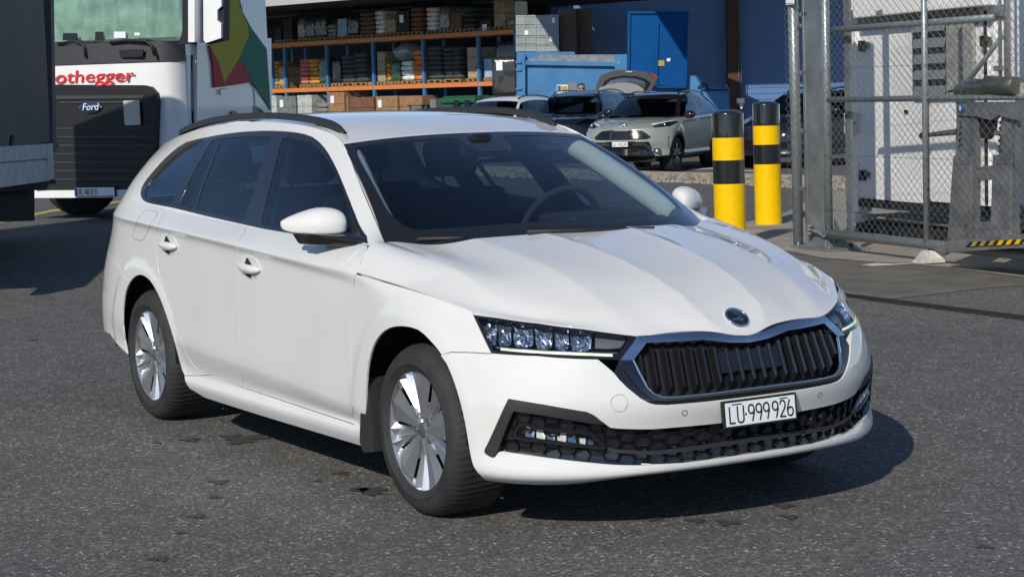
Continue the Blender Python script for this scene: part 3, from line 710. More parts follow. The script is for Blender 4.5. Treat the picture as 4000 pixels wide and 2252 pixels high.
gr = empty('grille'); gr.parent = car
surround = usym(go+[rI(cg([(-20, 740)]))[0]]+gsU[1:-1]+[gsU[-1]])
# black backing behind everything, then the frame
def poly_sym(right): return right+[(-u, v) for u, v in reversed(right)][(1 if right[-1][0] == 0 else 0):(-1 if right[0][0] == 0 else None)]
panel('grille_surround', RING, poly_sym(go+[hlU[4], hlU[5]]+gsU), M_black, gr, holes=[poly_sym(gt_out+[tip]+gl_out[1:])], shrink=0, thick=.03, lift=-.004)
panel('grille_backing', RING, poly_sym(gi_top+gl_in), M_dark, gr, shrink=-.01, thick=0, lift=-.036)
top_band = gt_out+[tip, tin]+gi_top[::-1]
panel('chrome_bar', RING, poly_sym([(0., gt_out[0][1])]+gt_out[1:]+[tip, tin]+gi_top[::-1][:-1]+[(0., gi_top[0][1])]) if False else gt_out+[tip, tin]+gi_top[::-1], M_chrome, gr, shrink=0, thick=.02, lift=.006, mirror=True)
panel('lower_frame', RING, [tip]+gl_out[1:]+gl_in[::-1], M_dchrome, gr, shrink=0, thick=.03, lift=.002, mirror=True)
ribbon('chrome_edge', RING, gl_in, .007, M_chrome, gr, lift=.005, mirror=True)
# vertical ribs
top_line = np.array(gi_top); bot_line = np.array(gl_in)
def rib_pts(y, u_guess):
    vt = np.interp(u_guess, top_line[:, 0], top_line[:, 1]); 
    if u_guess > top_line[-1, 0]:
        vt = np.interp(u_guess, [top_line[-1, 0], tin[0]], [top_line[-1, 1], tin[1]])
    bl = bot_line[::-1]; vb = np.interp(u_guess, bl[:, 0], bl[:, 1]); return vt, vb
NRIB = 9
for i in range(-NRIB, NRIB+1):
    uu = abs(i)*.2175 + (0.0 if i else 0); uu = min(uu, 2.2)
    vt, vb = rib_pts(0, uu); vs_ = np.linspace(vb+.05, vt-.05, 9); us_ = np.full(9, uu)
    P = RING.raw(us_, vs_); N = RING.nrm(us_, vs_); sgn = 1 if i < 0 else -1
    P = P*np.array([1, sgn*1., 1]) if False else P
    if i > 0: P[:, 1] *= -1; N[:, 1] *= -1
    T = np.cross(N, [0, 0, 1.]); T /= np.linalg.norm(T, axis=1)[:, None]      # sideways
    mb = MB(); vs = []; n = 9
    for k in range(n):
        inset = .004+.030*max(0, 1-k*1.2)+.026*max(0, (k-7.0)/1.0)
        fr = P[k]-N[k]*inset
        for a, dpt in ((-.0225, -.034), (-.009, -.009), (-.003, .0), (.003, .0), (.0065, -.006), (.011, -.034)): vs.append(tuple(fr+T[k]*a+N[k]*dpt))
    mb.add(vs, [(q*6+j, q*6+j+1, (q+1)*6+j+1, (q+1)*6+j) for q in range(n-1) for j in range(5)]+[(0, 1, 2, 3, 4, 5), tuple((n-1)*6+j for j in (5, 4, 3, 2, 1, 0))], False)
    mb.build('rib', M_black, gr)
# radar cover in the middle of the ribs
vt, vb = rib_pts(0, .2)
panel('radar_cover', RING, [(-.60, vb+.9), (.60, vb+.9), (.60, vt-.55), (-.60, vt-.55)], M_black, gr, shrink=0, thick=.02, lift=-.010)

# ---- lower intake with honeycomb and fog lamps
M_glint = mat('painted lamp glint', (.55, .54, .50), .3, coat=.5)  # pale matt grey painted on some facets in place of a bright reflection
it = empty('lower_intake'); it.parent = car
panel('intake_backing', RING, in_poly, M_black, it, shrink=-.012, thick=0, lift=-.030)
# honeycomb of flat-topped cells
def hexmesh(u0, u1, v0, v1, nu_, nv_, inside, lift, name):
    mb = MB(); cw_ = (u1-u0)/nu_; ch = (v1-v0)/nv_
    for i in range(-1, int((u1-u0)/(cw_*1.6))+2):
        for j in range(2*nv_+1):
            cu = u0+i*cw_*1.6+(cw_*.8 if j % 2 else 0); cv = v0+j*ch*.5
            h = [(cu-cw_*.50, cv), (cu-cw_*.30, cv+ch*.5), (cu+cw_*.30, cv+ch*.5), (cu+cw_*.50, cv), (cu+cw_*.30, cv-ch*.5), (cu-cw_*.30, cv-ch*.5)]
            pts = np.array(h); c0 = pts.mean(0)
            if not pip(np.array([c0]), inside)[0] or not pip(pts, inside).sum() >= 4: continue
            o_ = RING.raw(pts[:, 0], pts[:, 1]); No = RING.nrm(pts[:, 0], pts[:, 1]); pin = c0+(pts-c0)*.84; p_ = RING.raw(pin[:, 0], pin[:, 1]); N2 = RING.nrm(pin[:, 0], pin[:, 1])
            vs = [tuple(o_[k]+No[k]*(lift-.006)) for k in range(6)]+[tuple((o_[k]*.35+p_[k]*.65)+No[k]*lift) for k in range(6)]+[tuple(p_[k]+N2[k]*(lift-.004)) for k in range(6)]+[tuple(p_[k]*.97+p_.mean(0)*.03+N2[k]*(lift-.014)) for k in range(6)]
            mb.add(vs, [(q*6+k, q*6+(k+1) % 6, (q+1)*6+(k+1) % 6, (q+1)*6+k) for q in range(3) for k in range(6)])
            mb.add(vs[18:24], [(0, 1, 2, 3, 4, 5)])
    return mb.build(name, M_black, it)
inA = np.array(in_poly)
fog_c = spl(ci([(560,590),(640,370),(900,420),(1300,470),(1640,500),(1740,560),(1890,735),(1500,715),(900,640)]), 2, True); fogU = rI(fog_c)
lip_in = offset_uv(RING, resample([tuple(p) for p in in_poly], .02, True, RING.sc), .004)
vmid_lo = vc_lo; 
hexmesh(-4.6, 4.6, 1.5, 5.3, 28, 8, np.array(lip_in), -.012, 'honeycomb')
# blade-shaped surround of the fog lamp
bl_out = ci([(500,32),(750,74),(1000,115),(1300,167),(1600,217),(1700,262),(1800,342),(1845,372),(1700,365),(1300,300),(900,235),(560,190),(545,230),(460,430),(380,640),(330,770),(300,835),(262,842),(205,812),(165,780),(168,740),(330,400)])
panel('fog_blade', RING, rI(bl_out), M_matt, it, shrink=-.001, thick=.05, lift=.004, mirror=True)
# crossbar between the two rows of cells
cbU = rI(ci([(1900,740),(2100,770),(2538,790)]))+[(0., (vc_up+vc_lo)/2-.1)]
ribbon('crossbar', RING, cbU, (.012, .018), M_matt, it, lift=-.004, mirror=True)
for sg in (-1, 1):
    fl_ = empty('fog_lamp'); fl_.parent = it
    U_ = fogU if sg < 0 else [(-u, v) for u, v in fogU]
    ins = offset_uv(RING, resample(U_, .01, True, RING.sc), .011)
    panel('frame', RING, U_, M_black, fl_, holes=[ins], shrink=0, thick=.05, lift=-.002)
    panel('reflector', RING, ins, M_dchrome, fl_, shrink=-.002, thick=0, lift=-.035)
    A = np.array(fogU); 
    for (x0, x1) in ((700, 850), (860, 1010), (1010, 1150), (1160, 1310), (1310, 1450), (1480, 1590), (1600, 1700)):
        bright = x0 in (860, 1160, 1480)
        yA = np.interp(x0, [640, 1640], [395, 520]); q = rI(ci([(x0, yA+18), (x1, yA+30), (x1-5, yA+180), (x0+25, yA+160)]))
        q = np.array(q); q[:, 0] *= (1 if sg < 0 else -1)
        P = RING.raw(q[:, 0], q[:, 1]); N = RING.nrm(q[:, 0], q[:, 1]); mb = MB()
        vs = [tuple(P[0]-N[0]*.034), tuple(P[1]-N[1]*.034), tuple(P[2]-N[2]*.008), tuple(P[3]-N[3]*.008), tuple(P[3]-N[3]*.036), tuple(P[2]-N[2]*.036)]
        mb.add(vs, [(0, 1, 2, 3), (3, 2, 5, 4)]); mb.build('facet', M_glint if bright else M_refl, fl_, fix=False)
    panel('lens', RING, ins, M_lens, fl_, shrink=-.001, thick=0, lift=-.006)
# ---- headlights
for sg in (-1, 1):
    h = empty('headlight'); h.parent = car
    fl = lambda a: [(u*(1 if sg < 0 else -1), v) for u, v in a]
    H = fl(hlU)
    ins = offset_uv(RING, resample(H, .015, True, RING.sc), .010)
    panel('housing', RING, H, M_black, h, holes=[ins], shrink=.001, thick=.03, lift=-.002)
    panel('backing', RING, ins, M_black, h, shrink=-.004, thick=0, lift=-.055)
    rnd = random.Random(3)
    for (x0, x1, y0, y1, y2, y3) in ((230,318,258,266,410,405),(320,420,266,275,408,412),(424,566,278,292,412,420),(570,696,293,308,425,430),(700,806,308,320,432,438),(810,962,320,338,438,442)):
        q = np.array(rI(c7([(x0, y0), (x1, y1), (x1-8, y2), (x0+14, y3)]))); q[:, 0] *= (1 if sg < 0 else -1)
        c0 = q.mean(0); mb = MB(); NX, NY = 9, 7
        vs = []
        for i in range(NX):
            for j in range(NY):
                s_, t_ = i/(NX-1), j/(NY-1); p = (q[0]*(1-s_)+q[1]*s_)*(1-t_)+(q[3]*(1-s_)+q[2]*s_)*t_
                P = RING.raw([p[0]], [p[1]])[0]; N = RING.nrm([p[0]], [p[1]])[0]
                dd = .012+.038*(1-(2*s_-1)**2)**.7*(1-(2*t_-1)**2*.6)+rnd.uniform(-.005, .005); vs.append(tuple(P-N*dd))
        mb.add(vs, [(i*NY+j, i*NY+j+1, (i+1)*NY+j+1, (i+1)*NY+j) for i in range(NX-1) for j in range(NY-1)], False); mb.build('reflector', M_refl, h, fix=False)
    panel('indicator', RING, fl(rI(c7([(985,345),(1190,372),(1160,425),(1070,430),(985,425)]))), mat('indicator facets', (.22, .22, .22), .35, metal=.6), h, shrink=0, thick=.02, lift=-.022)
    drl = fl(rI(c7([(345,443),(480,456),(650,467),(800,474),(950,480),(1100,486)])))
    ribbon('daytime_light_strip', RING, drl, .0085, M_drl, h, lift=-.010, h=.002)
    ribbon('light_guide', RING, fl(rI(c7([(310,432),(500,446),(650,456),(800,462),(950,468),(1135,471)]))), .004, mat('light guide', (.35, .37, .42), .2), h, lift=-.012)
    panel('lens', RING, ins, M_lens, h, shrink=-.001, thick=0, lift=-.001)

# ---- number plate, badge, sensors
def text_mesh(body, size, name, m, parent, M4, ext=.001, font=None, sx=1.0, bold=0, align='LEFT'):
    cu = bpy.data.curves.new(name, 'FONT'); cu.body = body; cu.size = size; cu.extrude = ext; cu.align_x = align; cu.offset = bold; cu.resolution_u = 3
    tmp = bpy.data.objects.new(name, cu); COL.objects.link(tmp); bpy.context.view_layer.update()
    me = bpy.data.meshes.new_from_object(tmp.evaluated_get(bpy.context.evaluated_depsgraph_get())); bpy.data.objects.remove(tmp); bpy.data.curves.remove(cu)
    me.transform(Matrix.Diagonal((sx, 1, 1, 1))); me.transform(M4); me.materials.clear()
    return link(name, me, m, parent)
def face_frame(o, right, up):
    right = Vector(right).normalized(); up = Vector(up); n = right.cross(up).normalized(); up = n.cross(right)
    return Matrix([[right[i], up[i], n[i], o[i]] for i in range(3)]+[[0, 0, 0, 1]])
def stroke_text(mb, glyphs, x0, h, w, gap, F, t, z=.0015):
    """draws digits with round-ended strokes; returns the end x"""
    x = x0
    for g in glyphs:
        if g == ' ': x += gap; continue
        for st in GL[g]:
            pts = spl(st, 4) if len(st) > 2 else st; k = len(pts)
            P = [np.array((x+p[0]*w, p[1]*h)) for p in pts]
            for i in range(k-1):
                d = P[i+1]-P[i]; L = np.linalg.norm(d); 
                if L < 1e-6: continue
                n = np.array((-d[1], d[0]))/L*t/2; e = d/L*t*.25
                q = [P[i]-e-n, P[i+1]+e-n, P[i+1]+e+n, P[i]-e+n]
                mb.add([F @ Vector((a, b, z+.00001*i)) for a, b in q], [(0, 1, 2, 3)])
        x += w+gap
    return x
GL = {'9': [[(1,.72),(.86,.93),(.5,1),(.14,.93),(0,.74),(.14,.54),(.5,.47),(.86,.54),(1,.72)],[(1,.72),(.96,.48),(.62,0)]],
      '6': [[(0,.28),(.14,.07),(.5,0),(.86,.07),(1,.27),(.86,.47),(.5,.53),(.14,.46),(0,.28)],[(0,.28),(.04,.52),(.45,1)]],
      '2': [[(.04,.80),(.2,.96),(.5,1),(.85,.93),(.95,.74),(.8,.5),(.0,.02)],[(0,0),(1,0)]],
      'L': [[(0,1),(0,0)],[(0,0),(.85,0)]], 'U': [[(0,1),(0,.25),(.15,.04),(.5,0),(.85,.04),(1,.25),(1,1)]],
      '1': [[(.25,.8),(.6,1)],[(.6,1),(.6,0)]], '4': [[(.75,0),(.75,1)],[(.75,1),(0,.3)],[(0,.3),(1,.3)]],
      '5': [[(.9,1),(.12,1)],[(.12,1),(.05,.55)],[(.05,.55),(.5,.63),(.9,.5),(.98,.28),(.8,.06),(.45,0),(.05,.08)]],
      '7': [[(0,1),(1,1)],[(1,1),(.35,0)]], '-': [[(.2,.5),(.8,.5)]], '.': [[(.35,.5),(.65,.5)]],
      '8': [[(.5,.54),(.15,.62),(.05,.78),(.2,.95),(.5,1),(.8,.95),(.95,.78),(.85,.62),(.5,.54),(.12,.44),(0,.25),(.15,.06),(.5,0),(.85,.06),(1,.25),(.88,.44),(.5,.54)]],
      'V': [[(0,1),(.5,0)],[(.5,0),(1,1)]], 'F': [[(0,1),(0,0)],[(0,1),(.9,1)],[(0,.52),(.75,.52)]], 'O': [[(.5,0),(.12,.08),(0,.3),(0,.7),(.12,.92),(.5,1),(.88,.92),(1,.7),(1,.3),(.88,.08),(.5,0)]]}
PL = empty('number_plate'); PL.parent = car
F0 = face_frame((2.236, -.160, .356), (0, 1, 0), (-.10, 0, 1))
def fbox(mb, F, a, b, bev=0): mb.box(a, b, M=F, bev=bev)
mb = MB(); fbox(mb, F0, (0, 0, -.014), (.32, .096, .001), .003); mb.build('plate_holder', M_black, PL)
mb = MB(); fbox(mb, F0, (.010, .008, .0), (.310, .088, .003), .001); mb.build('plate', M_plate, PL)
mb = MB(); F1 = F0 @ Matrix.Translation((.0, .019, .0035))
x = stroke_text(mb, 'LU', .024, .055, .025, .009, F1, .0055); mb.add([F1 @ Vector(p) for p in [(x-.002, .022, .001), (x+.005, .022, .001), (x+.005, .029, .001), (x-.002, .029, .001)]], [(0, 1, 2, 3)])
x = stroke_text(mb, '999', x+.013, .055, .024, .0085, F1, .0055); x = stroke_text(mb, '926', x+.006, .055, .024, .0085, F1, .0055)
for a, b in ((.036, .078), (.240, .278)): mb.add([F1 @ Vector(p) for p in [(a, .0605, .001), (b, .0605, .001), (b, .064, .001), (a, .064, .001)]], [(0, 1, 2, 3)])
mb.build('lettering', M_ink, PL, fix=False)
# round badge on the hood nose
bu = HOOD.inv([(628*.6207+2500, 305*.6207+1050)])[0]; bu = (0., bu[1]); P = HOOD.raw([0.], [bu[1]])[0]; N = HOOD.nrm([0.], [bu[1]])[0]
bd = empty('hood_badge'); bd.parent = car
FB = face_frame(P+N*.002, (0, 1, 0), Vector((0, 1, 0)).cross(Vector(-N)) if False else Vector(N).cross(Vector((0, 1, 0)))*1)
mb = MB(); mb.lathe([(.045, -.006), (.0455, .003), (.043, .006), (.040, .0055), (.0385, .003)], 'z', (0, 0, 0), 40, M=FB); mb.build('ring', M_chrome, bd)
mb = MB(); mb.lathe([(.0, .003), (.0385, .003), (.0385, -.004)], 'z', (0, 0, 0), 40, M=FB); mb.build('disc', M_black, bd)
mb = MB()                                                    # feathered wing with an arrow below
for k in range(3):
    a0 = .50+k*.33; pts = [(.030*math.cos(a0+.25*q)*(.4+.2*q)-.004, .030*math.sin(a0+.2*q)*(.35+.22*q)+.002) for q in range(4)]
    for i in range(3):
        a, b = pts[i], pts[i+1]; d = Vector((b[0]-a[0], b[1]-a[1])); n = Vector((-d.y, d.x)).normalized()*.0035; mb.add([FB @ Vector((p[0]+s*n.x, p[1]+s*n.y, .0055)) for p, s in ((a, -1), (b, -1), (b, 1), (a, 1))], [(0, 1, 2, 3)])
mb.add([FB @ Vector((a, b, .0056)) for a, b in [(-.028, -.006), (-.002, -.006), (-.002, .001), (.026, -.012), (-.002, -.026), (-.002, -.018), (-.022, -.018)]], [(0, 1, 2, 3, 4, 5, 6)])
mb.build('emblem', M_chrome, bd, fix=False)
def ringmark(px, py, r, w, m, nm='sensor', fill=None):
    u, v = rI([(px, py)])[0]; P = RING.raw([u], [v])[0]; N = RING.nrm([u], [v])[0]; a, b = RING.J([u], [v]); ex = a[0]/np.linalg.norm(a[0]); ey = np.cross(N, ex)
    for sg in (-1, 1):
        mb = MB(); K = np.array([1, 1 if sg < 0 else -1, 1]); n = 28; vs = []
        for rr in (r-w, r):
            for j in range(n): q = 2*math.pi*j/n; vs.append(tuple((P+ex*rr*math.cos(q)+ey*rr*math.sin(q)+N*.0012)*K))
        mb.add(vs, [(j, (j+1) % n, n+(j+1) % n, n+j) for j in range(n)])
        if fill: mb.add(vs[:n], [tuple(range(n))])
        mb.build(nm, m, car)
ringmark(*c7([(1577, 872)])[0], .0105, .0018, M_dark)
ringmark(*c7([(1141, 806)])[0], .029, .0013, mat('seam', (.35, .35, .34), .6), 'tow_eye_cover')

# ---- interior
inn = empty('interior'); inn.parent = car
mb = MB(); mb.prism([(1.15, -.70, .90), (.80, -.70, .985), (.62, -.70, .975), (.50, -.70, .90), (.52, -.70, .60), (1.15, -.70, .60)], (0, 1.40, 0)); o = mb.build('dashboard', M_dash, inn); b_ = o.modifiers.new('b', 'BEVEL'); b_.width = .03; b_.segments = 3
mb = MB(); mb.box((.52, .18, .96), (.80, .58, 1.005), bev=.03); mb.build('binnacle', M_dash, inn)
mb = MB(); c0 = Vector((.40, .37, .93)); ax = Vector((-.35, 0, 1)).normalized(); ex = Vector((0, 1, 0)); ey = Vector((ax.z, 0, -ax.x))*-1
ey = Vector((.42, 0, .90)).normalized(); ex = Vector((0, 1, 0))
mb.tube([c0+ex*.185*math.cos(q*math.pi/18)+ey*.185*math.sin(q*math.pi/18) for q in range(36)], .015, 8, closed=True); mb.box(c0-Vector((.03, .08, .06)), c0+Vector((.02, .08, .05)), bev=.02)
mb.box(c0-Vector((.01, .17, .02)), c0+Vector((.01, .17, .02))); mb.build('steering_wheel', M_cloth, inn)
def seat(x, y, w, hr=True):
    s = empty('seat'); s.parent = inn
    mb = MB(); mb.box((x-.25, y-w/2, .38), (x+.28, y+w/2, .56), bev=.06); mb.build('cushion', M_cloth, s)
    mb = MB(); mb.add([], []); Mx = Matrix.Translation((x-.24, y, .50)) @ Matrix.Rotation(R_(-22), 4, 'Y'); mb.box((-.07, -w/2, 0), (.07, w/2, .62), M=Mx, bev=.06); mb.build('seat_back', M_cloth, s)
    for yy in ([0] if w < .7 else [-.38, 0, .38]):
        mb = MB(); mb.box((-.05, yy-.13, .68), (.06, yy+.13, .86), M=Mx, bev=.045); mb.tube([Mx @ Vector((0, yy-.06, .58)), Mx @ Vector((0, yy-.06, .70))], .006, 6); mb.tube([Mx @ Vector((0, yy+.06, .58)), Mx @ Vector((0, yy+.06, .70))], .006, 6); mb.build('headrest', M_cloth, s)
seat(-.02, -.37, .50); seat(-.02, .37, .50); seat(-.92, 0, 1.30)
mb = MB(); mb.box((-1.9, -.70, .34), (1.1, .70, .37)); mb.box((-2.1, -.70, .80), (-1.15, .70, .84)); mb.build('floor_and_load_cover', M_cloth, inn)
_x = (SIDE, [(.35,3.9),(1,3.93),(2,3.93),(3,3.93),(4,3.93),(5,3.93),(5,3.5),(4,3.2),(3.2,2.9),(2.3,2.6),(1.4,2.4),(.7,2.0),(.35,1.5)])
_us = np.linspace(.3, 4.4, 12); _P = SIDE.raw(_us, np.full(12, 3.75))
for sg in (-1, 1):
    mb = MB(); mb.tube([(p[0]-.045, sg*(abs(p[1])-.062), p[2]-.012) for p in _P], [.048]*8+[.05]*4, 12); mb.build('pillar_trim', M_liner, inn)
pb = c5([(1140,212),(1215,224),(1085,765),(968,740)]); panel('door_pillar', SIDE, clampv(sI(pb), .05), M_cloth, inn, shrink=-.012, thick=0, lift=-.05, mirror=True)
pc = c5([(735,240),(830,224),(655,667),(508,640)]); panel('door_pillar', SIDE, clampv(sI(pc), .05), M_cloth, inn, shrink=-.012, thick=0, lift=-.05, mirror=True)
for sg in (-1, 1):
    mb = MB(); mb.box((-1.7, sg*.78, .30), (.98, sg*.72, .945), bev=.02); mb.build('door_lining', M_cloth, inn)
panel('headlining', ROOF, [(-3.8, .35), (3.8, .35), (3.8, 8.6), (-3.8, 8.6)], M_liner, inn, shrink=0, thick=0, lift=-.035)
mb = MB(); mb.box((.40, -.12, 1.245), (.43, .12, 1.305), bev=.014); mb.box((.33, -.05, 1.27), (.40, .05, 1.345), bev=.015); mb.build('rear_view_mirror', M_black, inn)
# wipers
for a, b in (((1.13, -.30, .963), (1.02, -.66, .973)), ((1.20, .30, .965), (1.19, -.28, .985))):
    mb = MB(); mb.tube([a, b], .007, 6); mb.build('wiper', M_matt, car)
# bulkhead under the hood so nothing shows through the seams
mb = MB(); mb.box((1.15, -.60, .30), (1.19, .60, .90)); mb.box((1.15, -.55, .30), (2.0, .55, .58)); mb.build('engine_bay_liner', M_dark, car)
# ================================================================== the yard around it
FH = np.array([-.857, .515, 0.]); RH = np.array([.515, .857, 0.])
def W(px, py, Z): return CC+(np.array([(px-2000)/CF, -(py-1126)/CF, 1.])@CR)*Z
def up(k): return np.array([-.5155*k, -.857*k, 1.])          # how far the ground falls away from plumb there
class Plane:
    """vertical plane through ground-plan point O with direction A (to the right) and lean k"""
    def __init__(s, O, A, k=0.): s.O = np.array([O[0], O[1], 0.]); a = np.array([A[0], A[1], 0.]); s.A = a/np.linalg.norm(a); s.U = up(k); s.N = np.array([-s.A[1], s.A[0], 0])
    def hit(s, px, py, b=0.):
        d = W(px, py, 1.)-CC; o = s.O+s.N*b; M = np.c_[s.A, s.U, -d]; t = np.linalg.solve(M, CC-o); return t[0], t[1]
    def pt(s, a, z, b=0.): return s.O+s.A*a+s.U*z+s.N*b
    def M(s, a=0, z=0, b=0):
        o = s.pt(a, z, b); return Matrix([[s.A[i], s.N[i], s.U[i], o[i]] for i in range(3)]+[[0, 0, 0, 1]])
def plane_px(p0, p1, k=0.):
    A = W(*p0); B = W(*p1); return Plane(A, B-A, k)
def slab(mb, P, px, b0, b1, raw=False):
    """prism from a polygon (photo pixels, or plane a,z when raw) between depths b0 and b1"""
    q = px if raw else [P.hit(x, y, b0) for x, y in px]
    return mb.prism([P.pt(a, z, b0) for a, z in q], P.N*(b1-b0))
def pbox(mb, P, a0, a1, z0, z1, b0, b1, bev=0): mb.box((a0, b0, z0), (a1, b1, z1), M=P.M(), bev=bev); return mb
def rect(P, x0, y0, x1, y1, b=0.):
    a0, z1 = P.hit(x0, y0, b); a1, z0 = P.hit(x1, y1, b); return a0, a1, z0, z1

# ---- ground
def asphalt():
    m = bpy.data.materials.new('asphalt'); m.use_nodes = True; nt = m.node_tree; b = nt.nodes['Principled BSDF']; b.inputs['Roughness'].default_value = .88; b.inputs['Specular IOR Level'].default_value = .3
    N = nt.nodes.new; L = nt.links.new; g = N('ShaderNodeNewGeometry')
    def vor(sc, out='Color'): v = N('ShaderNodeTexVoronoi'); v.inputs['Scale'].default_value = sc; L(g.outputs['Position'], v.inputs['Vector']); return v
    def noi(sc, de=4, ro=.6): n = N('ShaderNodeTexNoise'); n.inputs['Scale'].default_value = sc; n.inputs['Detail'].default_value = de; n.inputs['Roughness'].default_value = ro; L(g.outputs['Position'], n.inputs['Vector']); return n
    def ramp(src, *st):
        r = N('ShaderNodeValToRGB'); e = r.color_ramp.elements; e[0].position, e[0].color = st[0][0], (*[st[0][1]]*3, 1); e[1].position, e[1].color = st[-1][0], (*[st[-1][1]]*3, 1)
        for p, c in st[1:-1]: k = e.new(p); k.color = (c, c, c, 1)
        L(src, r.inputs[0]); return r
    def sep(v): s = N('ShaderNodeSeparateColor'); L(v.outputs['Color'], s.inputs[0]); return s
    v1 = vor(95); s1 = sep(v1); chips = ramp(s1.outputs[0], (0, .062), (.55, .098), (.88, .125), (.95, .18), (.99, .29), (1, .36))
    v2 = vor(180); s2 = sep(v2); fine = ramp(s2.outputs[1], (0, .70), (.5, .95), (.9, 1.12), (1, 1.5))
    n1 = noi(.55, 6, .65); big = ramp(n1.outputs['Fac'], (.3, .82), (.5, 1.0), (.72, 1.14)); n2 = noi(6, 5, .6); mid = ramp(n2.outputs['Fac'], (.3, .84), (.7, 1.14))
    def mul(a, b_): x = N('ShaderNodeMix'); x.data_type = 'RGBA'; x.blend_type = 'MULTIPLY'; x.inputs[0].default_value = 1; L(a, x.inputs[6]); L(b_, x.inputs[7]); return x.outputs[2]
    c = mul(mul(mul(chips.outputs[0], fine.outputs[0]), big.outputs[0]), mid.outputs[0])
    t = N('ShaderNodeMix'); t.data_type = 'RGBA'; t.blend_type = 'MULTIPLY'; t.inputs[0].default_value = 1; t.inputs[7].default_value = (1.18, 1.13, 1.07, 1); L(c, t.inputs[6]); L(t.outputs[2], b.inputs['Base Color'])
    bp_ = N('ShaderNodeBump'); bp_.inputs['Strength'].default_value = .6; bp_.inputs['Distance'].default_value = .004; L(v1.outputs['Distance'], bp_.inputs['Height']); L(bp_.outputs[0], b.inputs['Normal'])
    return m
M_asph = asphalt()
M_conc = mat('pale concrete', (.30, .27, .22), .9, noise_=(2.5, .25, 6), bump=(80, .4, .004))
M_steel = mat('galvanised steel', (.20, .22, .235), .5, metal=.35, noise_=(5, .3, 5))
M_tube = mat('galvanised tube', (.30, .33, .34), .42, metal=.5, noise_=(30, .25, 3))
M_wire = mat('galvanised wire', (.17, .18, .18), .5, metal=.3)
mb = MB(); mb.add([(-900, -900, 0), (900, -900, 0), (900, 900, 0), (-900, 900, 0)], [(0, 1, 2, 3)]); tag(mb.build('ground', M_asph), kind='structure')
def flat(name, poly, z, m, px=True, kind='structure', h=0):
    P = [at(*p, z=0) if px else np.array([p[0], p[1], 0]) for p in poly]; mb = MB(); mb.add([(p[0], p[1], z) for p in P], [tuple(range(len(P)))]); o = mb.build(name, m)
    if o.data.polygons[0].normal.z < 0: o.data.flip_normals()
    if kind: tag(o, kind=kind)
    return o
cpl = crop(3200, 700, .3106)
flat('pavement', [(2700, 925)]+cpl([(-300,920),(0,985),(600,1035),(1200,1070),(1700,1120),(2576,1235)])+[(4300, 1135), (5200, 1300), (5200, 700), (3400, 700), (3200, 760), (3060, 835), (2860, 880)], .004, M_conc)
flat('road_patch', cpl([(-100,1000),(1000,1085),(1700,1140),(2700,1265),(2700,1330),(2000,1380),(1000,1500),(0,1560),(-400,1500),(-400,1100)]), .0035, mat('worn asphalt patch', (.135, .125, .105), .9, noise_=(3, .3, 8), bump=(300, .4, .003)))
M_line = mat('worn road paint', (.55, .55, .52), .8, noise_=(8, .4, 6)); M_yel = mat('yellow road line', (.55, .40, .08), .8, noise_=(8, .4, 6))
flat('road_marking', cpl([(525,1085),(700,1060),(960,1070),(1210,1070),(930,1087),(670,1102)]), .0075, M_line)
flat('yellow_line', [(-200, 905), (140, 832), (200, 820), (480, 783), (700, 757), (700, 762), (480, 790), (200, 829), (140, 842), (-200, 917)], .004, M_yel)
flat('parking_line', [(2480, 655), (2600, 652), (2600, 656), (2480, 660)], .004, M_line); flat('parking_line', [(2690, 660), (2800, 655), (2960, 668), (2960, 672), (2800, 660), (2690, 665)], .004, M_line)
# slotted drain
mb = MB(); dA = at(*crop(3100, 1100, .793)([(200, 62)])[0], z=0); dB = at(*crop(3100, 1100, .793)([(1160, 182)])[0], z=0); dd = (dB-dA); Ld = np.linalg.norm(dd); dd /= Ld; dn = np.array([-dd[1], dd[0], 0])
M_rust = mat('rusty grating', (.075, .045, .038), .8, noise_=(20, .4, 4))
q = [dA-dd*1.5-dn*.09, dB+dd*3-dn*.09, dB+dd*3+dn*.09, dA-dd*1.5+dn*.09]; mb.add([(p[0], p[1], .004) for p in q], [(0, 1, 2, 3)])
n = int((Ld+4.5)/.06)
for i in range(n):
    c = dA-dd*1.5+dd*(i+.5)*.06; e = [c-dd*.014-dn*.075+dd*.02, c+dd*.014-dn*.075+dd*.02, c+dd*.014+dn*.075-dd*.02, c-dd*.014+dn*.075-dd*.02]; mb.mi = 1; mb.add([(p[0], p[1], .0075) for p in e], [(0, 1, 2, 3)])
tag(mb.build('drain_channel', [M_rust, M_dark]), kind='structure')
# damp spots
M_wet = mat('damp asphalt', (.058, .056, .055), .75)
rnd = random.Random(5)
for (x, y, s) in ((610,1103,.16),(480,1106,.07),(395,1113,.03),(932,1235,.10),(912,1230,.06),(860,1190,.05),(800,1210,.03),(552,1212,.06),(540,1250,.04),(495,1298,.05),(455,1340,.03),(400,1405,.05),(1970,1272,.06),(1985,1300,.05),(1640,1305,.05),(1750,1310,.05),(1830,1315,.06),(2475,1375,.04),(80,855,.06),(2200,960,.0)):
    if s == 0: continue
    c = at(*D([(x, y)])[0], z=0); n = 40; pts = []; ph = rnd.random()*6
    for j in range(n):
        a = 2*math.pi*j/n; r = s*(.62+.22*math.sin(3*a+ph)+.16*math.sin(7*a+2*ph)+.12*rnd.random()); pts.append((c[0]+r*math.cos(a), c[1]+r*.8*math.sin(a), .004))
    mb = MB(); mb.add(pts, [tuple(range(n))]); tag(mb.build('water_stain', M_wet), kind='structure')
